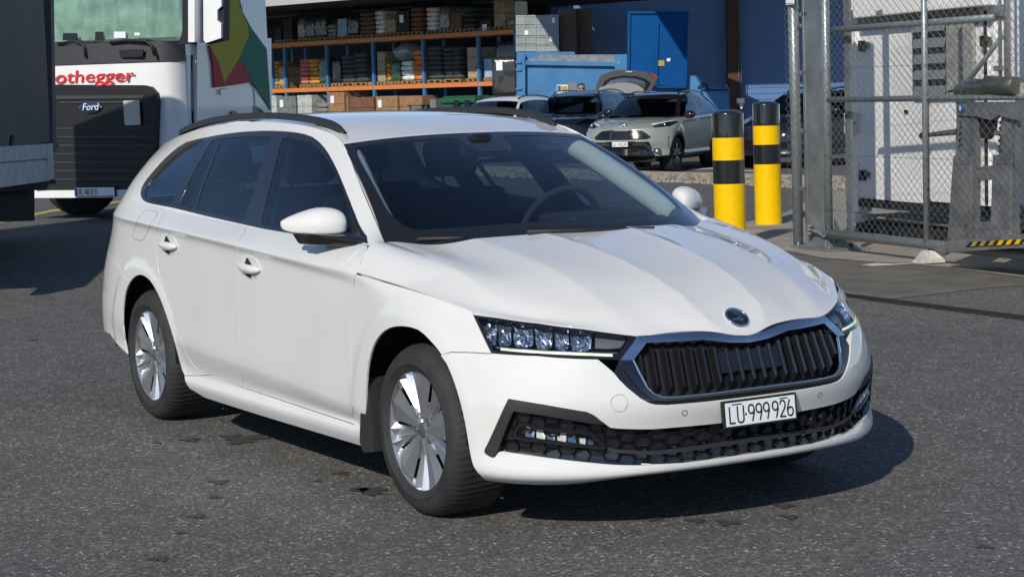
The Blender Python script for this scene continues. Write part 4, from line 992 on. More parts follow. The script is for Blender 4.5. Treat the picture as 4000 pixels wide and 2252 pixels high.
# gravel strip with kerb
gp = [(1400, 645), (2600, 685), (3300, 703), (3300, 742), (2600, 713), (1400, 676)]
flat('gravel_bed', gp, .004, mat('gravel bed', (.16, .14, .11), .95, noise_=(12, .5, 6)))
G0 = [at(*p, z=0)[:2] for p in gp]
def stone(mb, c, s, rnd):
    bm = bmesh.new(); bmesh.ops.create_icosphere(bm, subdivisions=1, radius=s); M = Matrix.Rotation(rnd.random()*6, 3, 'Z') @ Matrix.Diagonal((1, .5+.5*rnd.random(), .4+.4*rnd.random()))
    for v in bm.verts: v.co = M @ (v.co*(.8+.4*rnd.random()))
    bm.verts.index_update(); mb.add([v.co+Vector(c) for v in bm.verts], [[v.index for v in f.verts] for f in bm.faces]); bm.free()
mb = MB(); A_ = np.array(G0)
for k in range(3600):
    t = rnd.random(); s_ = rnd.random(); i = 0 if t < .6 else 1; tt = t/.6 if i == 0 else (t-.6)/.4
    top_ = np.array(gp[i])*(1-tt)+np.array(gp[i+1])*tt; bot_ = np.array(gp[5-i])*(1-tt)+np.array(gp[4-i])*tt; p = at(*(top_*(1-s_)+bot_*s_), z=0); mb.mi = rnd.choice((0, 0, 1, 2)); stone(mb, (p[0], p[1],   .02*rnd.random()), rnd.uniform(.03, .072), rnd)
tag(mb.build('gravel', [mat('stone grey', (.26, .24, .20), .9), mat('stone tan', (.34, .27, .18), .9), mat('stone dark', (.14, .13, .115), .9)]), kind='stuff')
mb = MB()
for (a, b, h) in (((1400, 641), (2600, 681), .05), ((2600, 681), (3300, 699), .05)):
    a = at(*a, z=0); b = at(*b, z=0); d = (b-a)/np.linalg.norm(b-a); nn = np.array([-d[1], d[0], 0]); mb.prism([a-nn*.06, b-nn*.06, b+nn*.06, a+nn*.06], (0, 0, h))
tag(mb.build('kerb', M_conc), kind='structure')

# ---- bollards
M_byel = mat('yellow bollard paint', (.86, .52, .0), .35, coat=.15, spec=.3, noise_=(14, .06, 4)); M_bblk = mat('black bollard paint', (.014, .015, .017), .22, coat=.6)
def bollard(pxl, pxr, pyb, ytop, bands, label, k):
    c = at((pxl+pxr)/2, pyb, z=0); dep = (c-CC)@CR[2]; r = (pxr-pxl)/2/CF*dep; c = c+FH*r; U = up(k)
    dep2 = (c-CC)@CR[2]
    Pz = Plane(c, RH, k); zt = Pz.hit((pxl+pxr)/2, ytop, -r)[1]; zs = [Pz.hit((pxl+pxr)/2, y, -r)[1] for y in bands]
    root = empty('bollard', tuple(c)); Mx = Matrix([[1, 0, U[0], 0], [0, 1, U[1], 0], [0, 0, 1, 0], [0, 0, 0, 1]])
    lv = [zt]+zs+[0]
    for i in range(len(lv)-1):
        mb = MB(); z1, z0 = lv[i], lv[i+1]
        prof = [(r, z0), (r, z1)] if i else [(r, z0), (r, z1-.012), (r*.985, z1-.004), (r*.95, z1+.002), (r*.7, z1+.018), (r*.35, z1+.027), (0, z1+.03)]
        mb.lathe(prof, 'z', (0, 0, 0), 48, M=Mx); mb.build('cap' if i == 0 else 'band', M_bblk if i % 2 == 0 else M_byel, root)
    tag(root, label, 'bollard', 'yellow and black bollards beside the gate'); return root
bollard(2800, 2924, 966, 440, [538, 626, 719], 'yellow and black bollard whose foot is hidden by the white estate car bonnet', .011)
bollard(2957, 3063, 879, 405, [491, 565, 642], 'yellow and black bollard beside the fence post with its chipped foot in view', .011)
# ---- chain-link gate, its post and the fence stub
GK = .006
gA = W(3240, 930, 17.6); gB = W(4000, 1003, 14.9); GP = Plane(gA, gB-gA, GK)
def tubes(name, P, segs, m, parent, b=0, n=12):
    mb = MB()
    for (p, q, r) in segs: mb.tube([P.pt(*P.hit(*p, b), b), P.pt(*P.hit(*q, b), b)], r, n)
    return mb.build(name, m, parent)
def ztop(P, px, b=0): return P.hit(px, 500, b)[0]
def chain(name, P, a0, a1, z0, z1, b, parent, cell=.0485, r=.0019):
    """interwoven diamond mesh made of zigzag wires"""
    mb = MB(); n = int((a1-a0)/cell); rows = int((z1-z0)/(cell*.8)); h = (z1-z0)/rows
    for i in range(n+1):
        for ph in (0,):
            pts = []
            for j in range(rows+1):
                s = 1 if (i+j) % 2 else -1; pts.append((a0+i*cell+s*cell*.5, z0+j*h, b+.003*(1 if (i+j) % 2 else -1)))
            vs = []; 
            for (a, z, bb) in pts:
                for (da, db) in ((-r, 0), (0, -r), (r, 0), (0, r)): vs.append(tuple(P.pt(a+da, z, bb+db)))
            mb.add(vs, [(j*4+q, j*4+(q+1) % 4, (j+1)*4+(q+1) % 4, (j+1)*4+q) for j in range(rows) for q in range(4)], True)
    return mb.build(name, M_wire, parent)
gate = tag(empty('gate', tuple(GP.pt(0, 0))), 'tubular steel gate leaf with chain-link mesh, in front of the white plant container', 'gate')
def rel(o, root):
    o.parent = root; o.matrix_parent_inverse = Matrix.Translation(-Vector(root.location)); return o
M0 = Matrix.Translation
a_l = GP.hit(3235, 800)[0]; zb = GP.hit(3300, 950)[1]
aL = GP.hit(3238, 900)[0]; aR = aL+5.2
aM = GP.hit(3625, 700)[0]; aT = GP.hit(3912, 400)[0]
zbot = .16; zmid = GP.hit(3500, 386)[1]; ztp = GP.hit(3500, 97)[1]; HT = 3.1
def T_(name, pts, r, root, P=GP, b=0, m=M_tube): mb = MB(); mb.tube([P.pt(a, z, b) for a, z in pts], r, 14); return rel(mb.build(name, m), root)
T_('bottom_rail', [(aL, zbot), (aR, zbot)], .042, gate); T_('middle_rail', [(aL, zmid), (aR, zmid)], .026, gate); T_('top_rail', [(aL+.05, ztp), (aT, ztp)], .028, gate, b=.06)
T_('upright', [(aL, zbot), (aL, HT)], .038, gate); T_('upright', [(aM, zbot), (aM, HT)], .026, gate, b=-.02); T_('upright', [(aT, zmid), (aT, HT)], .026, gate, b=.06)
T_('brace', [(aT-.02, ztp-.12), (GP.hit(3790, 275)[0], GP.hit(3790, 275)[1]), (GP.hit(3700, 380)[0], zmid)], .022, gate, b=.06)
T_('upright', [(GP.hit(3895, 300)[0], zmid), (GP.hit(3895, 300)[0], HT)], .014, gate, b=.03)
rel(chain('wire_mesh', GP, aL+.04, aR, zbot+.03, HT, -.035, None), gate)
rel(chain('wire_mesh', GP, aL+.3, aT, zmid, HT, .10, None), gate)
for z in (ztp-.35, ztp+.33, zmid-.5, zmid-1.0):                # strained line wires
    T_('line_wire', [(aL, z), (aR, z)], .0018, gate, b=-.04, m=M_wire)
for x, y in ((3895, 55), (3895, 268), (3895, 520)):
    a, z = GP.hit(x, y); mb = MB(); pbox(mb, GP, a-.05, a+.05, z-.02, z+.02, .0, .03, .006); rel(mb.build('clamp', M_steel), gate)
# heavy square post with base plate and hinge
post = tag(empty('gate_post', tuple(GP.pt(aL-.22, 0))), 'thick square galvanised gate post with a bolted base plate, left of the gate leaf', 'gate post')
pl, pr_ = GP.hit(3148, 700)[0], GP.hit(3222, 700)[0]
mb = MB(); pbox(mb, GP, pl, pr_+.02, .0, HT, -.02, .07, .012); rel(mb.build('post', M_steel), post)
mb = MB(); pbox(mb, GP, pr_+.10, pr_+.21, .0, HT, .16, .18, .004); rel(mb.build('rear_profile', M_steel), post)
mb = MB(); pbox(mb, GP, pl-.12, pr_+.24, .0, .03, -.12, .32, .004); rel(mb.build('base_plate', M_steel), post)
for s_ in (0,):
    mb = MB(); mb.prism([GP.pt(pr_+.02, .03, .08), GP.pt(pr_+.26, .03, .08), GP.pt(pr_+.02, .30, .08)], GP.N*.02); rel(mb.build('gusset', M_steel), post)
for a, b in ((pl-.06, -.06), (pr_+.16, -.06), (pr_+.14, .27)):
    mb = MB(); mb.lathe([(.012, .03), (.012, .06), (0, .06)], 'z', tuple(GP.pt(a, 0, b)), 8); rel(mb.build('anchor_bolt', M_steel), post)
a, z = GP.hit(3188, 895); mb = MB()
for dz in (-.035, 0, .035): mb.lathe([(.0, dz-.008), (.032, dz-.008), (.032, dz+.008), (0, dz+.008)], 'z', tuple(GP.pt(a, z, -.07)), 16)
mb.tube([GP.pt(a, z, -.07), GP.pt(a+.14, z-.02, -.05), GP.pt(a+.20, z-.06, -.03), GP.pt(aL+.03, zbot+.02, -.02)], .018, 8); rel(mb.build('hinge', M_steel), post)
# fence stub to the left: round post, tension bar and mesh
fs_ = tag(empty('fence', tuple(GP.pt(aL-.75, 0))), 'narrow chain-link fence strip with a round post, between bollards and square gate post', 'fence')
fa = GP.hit(3110, 700)[0]; fb = GP.hit(3155, 700)[0]
T_('post', [(fa+.02, 0), (fa-.01, HT)], .048, fs_); T_('tension_bar', [(fb+.03, .05), (fb+.0, HT)], .011, fs_, b=-.01, m=mat('tension bar', (.36, .33, .28), .6))
T_('cross_tube', [(fa, GP.hit(3120, 103)[1]), (pl+.03, GP.hit(3120, 103)[1])], .024, fs_, b=.05)
rel(chain('wire_mesh', GP, fa-.05, pl+.06, .06, HT, -.055, None), fs_)
for y in (56, 285, 512, 737, 965):
    a, z = GP.hit(3140, y); mb = MB(); pbox(mb, GP, a-.055, a+.085, z-.022, z+.022, -.02, .0, .006); rel(mb.build('clamp', M_steel), fs_)
sg_ = tag(empty('warning_sign', tuple(GP.pt(fa+.02, 2.4, -.06))), 'small white sign with a red mark wired to the top of the chain-link fence', 'sign')
a0, a1, z0, z1 = rect(GP, 3093, -60, 3126, 17); mb = MB(); pbox(mb, GP, a0, a1, z0, z1, -.068, -.062, .002); rel(mb.build('plate', M_plate), sg_)
mb = MB(); pbox(mb, GP, a0+.012, a1-.012, z0+.008, z0+.014, -.070, -.068); mb.add([GP.pt(a0+(a1-a0)*u, z0+(z1-z0)*v, -.0695) for u, v in ((.3, .45), (.75, .25), (.75, .42), (.5, .55))], [(0, 1, 2, 3)]); rel(mb.build('red_mark', mat('sign red', (.6, .03, .02), .4)), sg_)
gs = tag(empty('gate_stop', tuple(GP.pt(aM, 0))), 'broken white and yellow concrete stop block under the gate leaf', 'gate stop')
mb = MB(); mb.prism([GP.pt(*GP.hit(x, y, -.06), -.06) for x, y in cpl([(1165,1045),(1290,895),(1385,895),(1410,1000),(1405,1055),(1230,1055)])], GP.N*.14); rel(mb.build('block', mat('white painted concrete', (.62, .60, .55), .8, noise_=(9, .4, 5))), gs)
mb = MB(); pbox(mb, GP, aM+.03, aM+.10, 0, .17, -.03, .05); rel(mb.build('leg', M_dark), gs)

# ---- white plant container behind the gate
M_cont = mat('white container paint', (.88, .86, .85), .45, coat=.2, noise_=(2.2, .08, 8), bump=(1.2, .15, .02)); M_grey = mat('grey container base', (.30, .29, .27), .8, noise_=(5, .35, 6)); M_blk = mat('black gap', (.012, .012, .013), .7)
KP = Plane(W(3310, 806, 20.0), (W(3895, 860, 17.3)-W(3310, 806, 20.0)), GK)
kc = tag(empty('plant_container', tuple(KP.pt(0, 0))), 'big white plant container with a louvred vent and steel door fittings, behind the gate leaf', 'container')
def KB(name, x0, y0, x1, y1, b0, b1, m, root=None, bev=0, P=KP):
    a0, a1, z0, z1 = rect(P, x0, y0, x1, y1, b0); mb = MB(); pbox(mb, P, a0, a1, min(z0, z1), max(z0, z1), b0, b1, bev); return rel(mb.build(name, m), root or kc)
KB('wall', 3308, -300, 3890, 806, 0, 2.4, M_cont, bev=.02)
KB('door', 3350, 112, 3620, 806, -.03, 0.01, M_cont, bev=.006); KB('door', 3628, 112, 3860, 806, -.03, .01, M_cont, bev=.006)
KB('corner_post', 3306, 0, 3350, 830, -.07, .1, M_cont, bev=.01)
KB('canopy_ledge', 3330, -10, 3840, 22, -.22, 0, M_cont, bev=.01); KB('lamp_bar', 3322, 42, 3800, 56, -.10, -.04, mat('grey rubber', (.10, .10, .10), .6), bev=.004)
vt_ = KB('vent_frame', 3560, 66, 3800, 385, -.07, -.025, mat('vent casing', (.33, .33, .31), .7, noise_=(9, .3, 4)), bev=.004)
a0, a1, z0, z1 = rect(KP, 3566, 72, 3694, 376, -.08); mb = MB(); pbox(mb, KP, a0, a1, z0, z1, -.085, -.071); rel(mb.build('vent_opening', M_blk), kc)
for i in range(5):
    zz = z1-(i+.62)*(z1-z0)/5; mb = MB(); hh = (z1-z0)/5*.62; mb.prism([KP.pt(a0+.03, zz-hh*.5, -.108), KP.pt(a1+.01, zz-hh*.5, -.108), KP.pt(a1+.01, zz+hh*.45, -.088), KP.pt(a0+.03, zz+hh*.45, -.088)], KP.N*.012); rel(mb.build('louvre', mat('louvre grey', (.20, .22, .22), .5)), kc)
for x, y in ((3365, 178), (3368, 682), (3840, 158)):
    KB('hinge', x-14, y-18, x-4, y+24, -.09, -.03, M_blk); KB('hinge_leaf', x-2, y-12, x+26, y+12, -.05, -.03, mat('brass plate', (.16, .14, .08), .4, metal=.5))
KB('latch_rod', 3843, 40, 3847, 800, -.06, -.03, M_blk); KB('door_gap', 3621, 112, 3627, 806, -.034, -.025, M_blk); KB('latch_plate', 3530, 430, 3542, 442, -.05, -.03, M_blk)
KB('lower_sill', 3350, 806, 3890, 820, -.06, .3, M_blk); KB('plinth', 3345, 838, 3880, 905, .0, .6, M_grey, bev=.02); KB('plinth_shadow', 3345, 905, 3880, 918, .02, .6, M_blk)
KB('corner_foot', 3300, 830, 3340, 870, -.09, .1, M_cont, bev=.01)
KB('switch_box', 3295, 440, 3322, 480, -.15, -.05, mat('grey box', (.5, .5, .48), .6), bev=.01); KB('switch_box', 3295, 486, 3322, 526, -.15, -.05, mat('grey box b', (.5, .5, .48), .6), bev=.01)
# second block at the right edge
KQ = Plane(KP.pt(KP.hit(3925, 700)[0], 0, -.55), KP.A, GK); kd = tag(empty('plant_cabinet', tuple(KQ.pt(0, 0))), 'tall white cabinet cut off by the right edge of the photo, beside the louvred container', 'cabinet')
KB('upper_wall', 3925, -300, 4500, 292, 0, 1.5, M_cont, kd, .01, KQ); KB('gap', 3930, 292, 4500, 302, .04, 1.5, M_blk, kd, 0, KQ); KB('lower_wall', 3925, 302, 4500, 842, 0.0, 1.5, M_cont, kd, .01, KQ); KB('base', 3930, 842, 4500, 900, .04, 1.4, M_blk, kd, 0, KQ)
KB('side_flange', 3965, 420, 3972, 835, -.02, 0, M_steel, kd, 0, KQ)
for y in (574, 716):
    a, z = KQ.hit(3970, y); mb = MB(); mb.lathe([(0, -.02), (.018, -.015), (.018, 0)], 'y', (0, 0, 0), 10, M=KQ.M(a, z, 0)); rel(mb.build('bolt', M_steel), kd)
# grey steel compactor stand in front of the cabinet
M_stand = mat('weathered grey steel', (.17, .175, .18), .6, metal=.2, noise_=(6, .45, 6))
SP = Plane(KP.pt(KP.hit(3720, 900)[0], 0, -1.15), KP.A, GK); stn = tag(empty('compactor_frame', tuple(SP.pt(0, 0))), 'grey steel frame with two punched legs and a blue safety sign behind the gate', 'machine frame')
S = lambda name, poly, b0, b1, m=M_stand: rel((lambda mb: (slab(mb, SP, poly, b0, b1), mb)[1])(MB()).build(name, m), stn)
S('leg', [(3738,400),(3786,420),(3790,930),(3722,940)], 0, .05); S('leg', [(3912,440),(3950,440),(3946,930),(3880,935)], .02, .07)
M_sh = mat('grey steel painted shade', (.13, .135, .14), .65, metal=.2, noise_=(6, .4, 6))  # leg sides lie flat with the fronts; their shade is in the colour
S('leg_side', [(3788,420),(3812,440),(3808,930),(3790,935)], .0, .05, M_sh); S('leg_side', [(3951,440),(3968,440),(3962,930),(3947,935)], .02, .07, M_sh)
S('foot_sleeve', [(3724,608),(3790,608),(3784,944),(3700,945)], -.03, .0); S('foot_sleeve', [(3878,604),(3946,604),(3942,940),(3868,938)], -.01, .02)
S('head_plate', [(3735,398),(3985,398),(3970,470),(3900,450),(3870,470),(3815,455),(3735,450)], -.02, .03)
S('rear_web', [(3818,450),(3890,440),(3880,520),(3860,545),(3830,540)], .03, .06, M_blk)
S('cross_beam', [(3812,652),(3885,645),(3885,700),(3812,708)], .02, .06); S('bottom_beam', [(3795,870),(3872,862),(3872,935),(3795,938)], .01, .06)
S('base_skid', [(3690,942),(4120,900),(4120,960),(3690,985)], -.25, .3)
for i in range(5):
    for x, b in ((3752, -.035), (3908, -.012)):
        a, z = SP.hit(x-i*1.2+(0 if b < 0 else -1), 478+i*24+(0 if b < 0 else 14), b); mb = MB(); mb.lathe([(0, b), (.013, b), (.013, b-.004)], 'y', (0, 0, 0), 10, M=SP.M(a, z, 0)); rel(mb.build('punched_hole', M_blk), stn)
mb = MB(); p0 = SP.pt(*SP.hit(3600, 530, -.05), -.05); p1 = SP.pt(*SP.hit(3735, 515, -.02), -.02); mb.tube([p0, p0*.9+p1*.1, p1], [.028, .018, .026], 10); rel(mb.build('arm', mat('worn black bar', (.05, .05, .045), .6)), stn)
mb = MB(); pts = [SP.pt(*SP.hit(x, y, .0), .0) for x, y in ((3708, 357), (3735, 355), (3745, 352), (3790, 350), (3795, 340), (3860, 342), (3862, 330), (3920, 335), (3975, 335))]; mb.tube(pts, [.012, .014, .05, .062, .066, .066, .072, .072, .07], 16); rel(mb.build('hydraulic_cylinder', mat('cylinder metal', (.14, .15, .13), .35, metal=.7)), stn)
S('cylinder_bracket', [(3905,326),(4060,322),(4060,384),(3905,384)], .02, .14, mat('bracket pale', (.45, .43, .38), .7))
a, z = SP.hit(3754, 421, -.03); mb = MB(); mb.lathe([(0, -.036), (.036, -.036), (.038, -.030)], 'y', (0, 0, 0), 24, M=SP.M(a, z, 0)); rel(mb.build('safety_sign', mat('sign blue', (.02, .10, .33), .35)), stn)
mb = MB(); mb.add([SP.pt(a+x, z+y, -.0375) for x, y in ((-.016, -.022), (.004, -.024), (.010, .008), (-.004, .020), (-.016, .006))], [(0, 1, 2, 3, 4)]); rel(mb.build('sign_pictogram', M_plate), stn)
tp = tag(empty('hazard_tape', tuple(SP.pt(.1, 0, -.28))), 'yellow and black striped tape along the base of the steel machine frame', 'tape')
for i in range(9):
    x0 = 3790+i*34; mb = MB(); slab(mb, SP, [(x0, 962-i*1.5), (x0+17, 961-i*1.5), (x0+29, 942-i*1.5), (x0+12, 943-i*1.5)], -.262, -.252); rel(mb.build('stripe', M_byel if i > 2 else mat('faded yellow', (.35, .27, .03), .7)), tp)
mb = MB(); slab(mb, SP, [(3770, 966), (4100, 948), (4100, 930), (3790, 944)], -.252, -.25); rel(mb.build('backing', M_blk), tp)
# ---- lorry cab with curtained windscreen, seen from its front left corner
LO = W(354, 470, 25.4); TA = RH*.942-FH*.335; LP = Plane(LO, TA, 0.); LS = Plane(LP.pt(1.25, 0, 0), FH*.942+RH*.335, 0.)   # front plane and side plane
M_lw = mat('lorry white', (.78, .79, .80), .3, coat=.6, noise_=(2, .06, 4)); M_lk = mat('lorry black grille', (.008, .009, .012), .5); M_lg = mat('lorry dark grey plastic', (.045, .047, .052), .5)
M_cur = mat('pale green curtain', (.30, .42, .34), .85, noise_=(5, .35, 5), bump=(4, 1.0, .05))
lorry = tag(empty('lorry_cab', tuple(LP.pt(0, 0))), 'white lorry cab with drawn curtains, red lettering and coloured side triangles', 'lorry')
def LB(name, poly, b0, b1, m, root=None, P=LP, raw=False): mb = MB(); slab(mb, P, poly, b0, b1, raw); return rel(mb.build(name, m), root or lorry)
zt = 3.6
# body block
fz = lambda y, x=500: LP.hit(x, y)[1]
LB('cab_body', [(-1.22, .45), (1.22, .45), (1.22, zt), (-1.22, zt)], .25, 2.2, M_lw, raw=True)
# front skin, curved at the corner: strips following an arc round to the side
def front_strip(name, z0, z1, m, a0=-1.25, a1=1.0, out=0., rc=.25):
    mb = MB(); prof = [(a, .10*(a/1.25)**2-out) for a in np.linspace(a0, a1, 9)]
    if a1 >= 1.0:
        for q in np.linspace(0, 1, 7)[1:]: th = q*math.pi/2; prof.append((1.0+rc*math.sin(th)+out*math.sin(th), .064+.30*(1-math.cos(th))-out*math.cos(th)))
    vs = [tuple(LP.pt(a, z, b)) for a, b in prof for z in (z0, z1)]; n = len(prof)
    mb.add(vs, [(2*i, 2*i+2, 2*i+3, 2*i+1) for i in range(n-1)], True); mb.prism([LP.pt(a, z0, b) for a, b in prof]+[LP.pt(a0, z0, .5), ], (0, 0, .001)); return rel(mb.build(name, m), lorry)
zA, zB, zC, zD, zE, zF = fz(770), fz(740), fz(335), fz(245), fz(165), 3.6
front_strip('lower_corner_panel', zA, fz(470), M_lw, .78, 1.0); front_strip('front_panel', fz(338), zD-.01, M_lw); front_strip('front_panel_side', fz(470), fz(338), M_lw, .86, 1.0)
front_strip('wiper_panel', zD, zE, M_lg, out=.012); front_strip('bumper_lip', zA, zB, M_lw, -1.25, 1.0, out=.03)
# grille with rounded corner
LB('grille', [(120,330),(560,333),(590,340),(612,365),(617,400),(612,560),(605,720),(580,738),(140,742)], -.01, .12, M_lk)
for i in range(7): LB('grille_bar', [(150,500+i*33),(606,498+i*33),(606,503+i*33),(150,505+i*33)], -.022, -.01, M_lg)
LB('grille_bar', [(200,374),(560,372),(560,384),(200,388)], -.03, -.01, M_lg); LB('grille_bar', [(230,398),(600,396),(600,402),(230,404)], -.03, -.01, M_lg)
LB('sun_visor_corner', [(735,-300),(760,-300),(760,165),(735,165)], -.01, .3, M_lw, raw=False)
a0, zb0 = LP.hit(150, 160, .1); a1, _ = LP.hit(706, 150, .1); mb = MB(); vs = []; na, nz = 110, 14
for i in range(na):
    for j in range(nz):
        a = a0+(a1-a0)*i/(na-1); z = zb0-.02+(3.5-zb0)*j/(nz-1); vs.append(tuple(LP.pt(a, z, .13+.030*math.sin(a*21+1.6*noise.noise(Vector((a*2, z*1.2, 0)))*3)+.035*noise.noise(Vector((a*4, z*2.2, 3)))+.02*noise.noise(Vector((a*9, z*5, 1))))))
mb.add(vs, [(i*nz+j, i*nz+j+1, (i+1)*nz+j+1, (i+1)*nz+j) for i in range(na-1) for j in range(nz-1)], True); rel(mb.build('windscreen_curtain', M_cur), lorry)
LB('windscreen_pillar', [(712,-250),(748,-250),(752,175),(690,172),(705,150),(712,120)], .0, .12, M_lk)
rel((lambda mb: (mb.add([LP.pt(*LP.hit(x, y, .055), .055) for x, y in [(140,-250),(716,-250),(716,120),(692,160),(140,164)]], [(0, 1, 2, 3, 4)]), mb)[1])(MB()).build('windscreen', glass_mat('lorry glass', (.75, .85, .82))), lorry)
for (x0, y0, x1, y1) in ((246,130,300,158),(372,124,400,160)): LB('dash_item', [(x0,y0),(x1,y0),(x1+4,y1),(x0-2,y1)], .05, .066, M_lk)
for (x0, y0, x1, y1) in ((445,124,490,149),(525,128,546,139)): LB('toll_box', [(x0,y0),(x1,y0),(x1,y1),(x0,y1)], .045, .06, M_plate)
for pts in ([(225,172),(290,163),(320,172),(330,185),(336,225)], [(430,168),(500,158),(570,160),(592,178),(604,218)]):
    mb = MB(); mb.tube([LP.pt(*LP.hit(x, y, -.03), -.03) for x, y in pts], .02, 8); rel(mb.build('wiper', M_lk), lorry)
LB('grip_recess', [(465,195),(560,193),(556,222),(470,225)], -.03, -.012, M_lk); LB('paper_note', [(481,394),(544,391),(548,488),(490,490),(490,484),(486,484)], -.05, -.045, mat('paper', (.55, .55, .48), .7))
# oval badge and red name
a, z = LP.hit(354, 420, -.03); mb = MB(); mb.lathe([(0, -.0), (.165, .0), (.175, .02)], 'y', (0, 0, 0), 32, M=LP.M(a, z, -.045) @ Matrix.Diagonal((1, 1, .42, 1))); rel(mb.build('badge_rim', M_chrome), lorry)
mb = MB(); mb.lathe([(0, -.004), (.155, -.004), (.157, .01)], 'y', (0, 0, 0), 32, M=LP.M(a, z, -.045) @ Matrix.Diagonal((1, 1, .42, 1))); rel(mb.build('badge_oval', mat('badge blue', (.015, .04, .14), .3, coat=.5)), lorry)
def face_M(P, a, z, b, sh=0.): M = P.M(a, z, b); return Matrix([[M[i][0], M[i][2]+M[i][0]*sh, -M[i][1], M[i][3]] for i in range(3)]+[[0, 0, 0, 1]])
M_red2 = mat('red lettering', (.62, .02, .025), .4)
rel(text_mesh('Ford', .13, 'badge_lettering', M_plate, None, face_M(LP, a-.12, z-.035, -.056, .25), .001), lorry)
an, zn = LP.hit(522, 316, -.01)
o = text_mesh('nothegger', .235, 'red_lettering', M_red2, None, face_M(LP, an, zn, -.016, .16), .002, bold=.002, align='RIGHT', sx=1.42); rel(o, lorry)
# plate
def plate(P, root, x0, y0, x1, y1, b, txt, tsz, blue=False, m=M_plate):
    a0, a1, z0, z1 = rect(P, x0, y0, x1, y1, b); z0, z1 = min(z0, z1), max(z0, z1); mb = MB(); pbox(mb, P, a0-.008, a1+.008, z0-.008, z1+.008, b, b+.03); mb.mi = 0; rel(mb.build('plate_holder', M_blk), root)
    mb = MB(); pbox(mb, P, a0, a1, z0, z1, b-.004, b+.002); rel(mb.build('licence_plate', m), root)
    h = (z1-z0); gm = MB(); F = face_M(P, a0+(h*.55 if blue else h*.12), z0+h*.17, b-.005); sc = h*.64/.055
    stroke_text(gm, txt, 0, h*.64, h*.26, h*.10, F, h*.075); rel(gm.build('plate_lettering', M_ink, None, fix=False), root)
    if blue: mb = MB(); pbox(mb, P, a0+.005, a0+h*.36, z0+.005, z1-.005, b-.006, b-.003); rel(mb.build('blue_band', mat('plate blue', (.01, .06, .35), .4)), root)
plate(LP, lorry, 292, 733, 448, 764, -.06, 'VL 481FO', .1, True)
# side: skin, door window, triangles, mirror, air deflector
def LSB(name, poly, b0, b1, m): mb = MB(); slab(mb, LS, poly, b0, b1); return rel(mb.build(name, m), lorry)
e_ = crop(550, 0, .4138)
LSB('side_skin', [(770,150),(1060,150),(1062,470),(770,520)], -.02, .05, M_lw); LSB('side_skin_lower', [(770,520),(1062,470),(1062,620),(770,690)], .01, .08, M_lw)
LSB('side_window', e_([(490,-300),(580,-300),(590,150),(600,400),(490,400)]), -.03, .0, M_lk)
LSB('air_deflector', e_([(1030,-500),(1150,-500),(1232,1090),(1090,1080),(1075,820),(1030,300)]), -.04, .04, M_lw)
LSB('door_seam', e_([(488,520),(494,520),(500,1000),(505,1180),(498,1180),(494,1000)]), -.03, .0, M_blk)
M_y, M_r, M_g = mat('triangle yellow', (.42, .35, .01), .55), mat('triangle red', (.42, .015, .03), .55), mat('triangle green', (.0, .16, .10), .55)
LSB('yellow_triangle', e_([(590,-500),(850,-500),(910,-10),(960,130),(1010,240),(1022,335),(935,540),(790,780),(735,590),(650,430),(770,380)]), -.055, -.03, M_y)
LSB('red_triangle', e_([(650,430),(735,590),(790,780),(935,540),(1000,650),(1052,775),(880,805),(695,828),(682,600)]), -.053, -.03, M_r)
LSB('green_triangle', e_([(960,130),(1010,240),(1022,335),(935,540),(1052,775),(1228,1040),(1190,470),(1040,260)]), -.056, -.035, M_g)
LSB('white_stripe', e_([(910,-500),(1140,-500),(1188,460),(1045,265),(965,120)]), -.050, -.03, M_lw)
LSB('door_handle', e_([(755,860),(765,845),(830,830),(832,865),(825,885),(760,895)]), -.06, -.02, M_lw); LSB('marker_lamp', e_([(862,1060),(880,1045),(912,1055),(912,1095),(870,1110),(862,1100)]), -.06, -.02, M_red)
a, z = LS.hit(1010, 375, -.06); rel(text_mesh('TF26', .13, 'fleet_number', mat('faded gold', (.35, .30, .03), .5), None, face_M(LS, a, z, -.060), .001), lorry)
# white mirror housing standing out from the door
mp = Plane(LP.pt(1.25+.33, 0, .15), TA, 0.); mb = MB(); slab(mb, mp, e_([(588,-300),(758,-300),(760,60),(722,95),(722,195),(757,225),(757,360),(612,408),(592,380)]), 0, .14); mr = empty('door_mirror', tuple(mp.pt(0, 2.6))); rel(mr, lorry)
o = mb.build('mirror_shell', M_lw); rel(o, lorry); mb = MB(); slab(mb, mp, e_([(600,-300),(790,-300),(785,375),(612,418),(600,300)]), .05, .2); rel(mb.build('mirror_back', M_lk), lorry); bpy.data.objects.remove(mr)
# wheels and chassis
for a in (-.95, 1.0):
    mb = MB(); mb.lathe([(0, -.14), (.30, -.14), (.50, -.15), (.515, -.10), (.515, .15), (.45, .17), (0, .15)], 'x', tuple(LP.pt(a-.1, .50, 1.35)), 28); w_ = mb.build('wheel', M_rubber); rel(w_, lorry)
mb = MB(); pbox(mb, LP, -1.1, 1.1, .38, .9, .3, 6.0); rel(mb.build('chassis', M_dark), lorry)

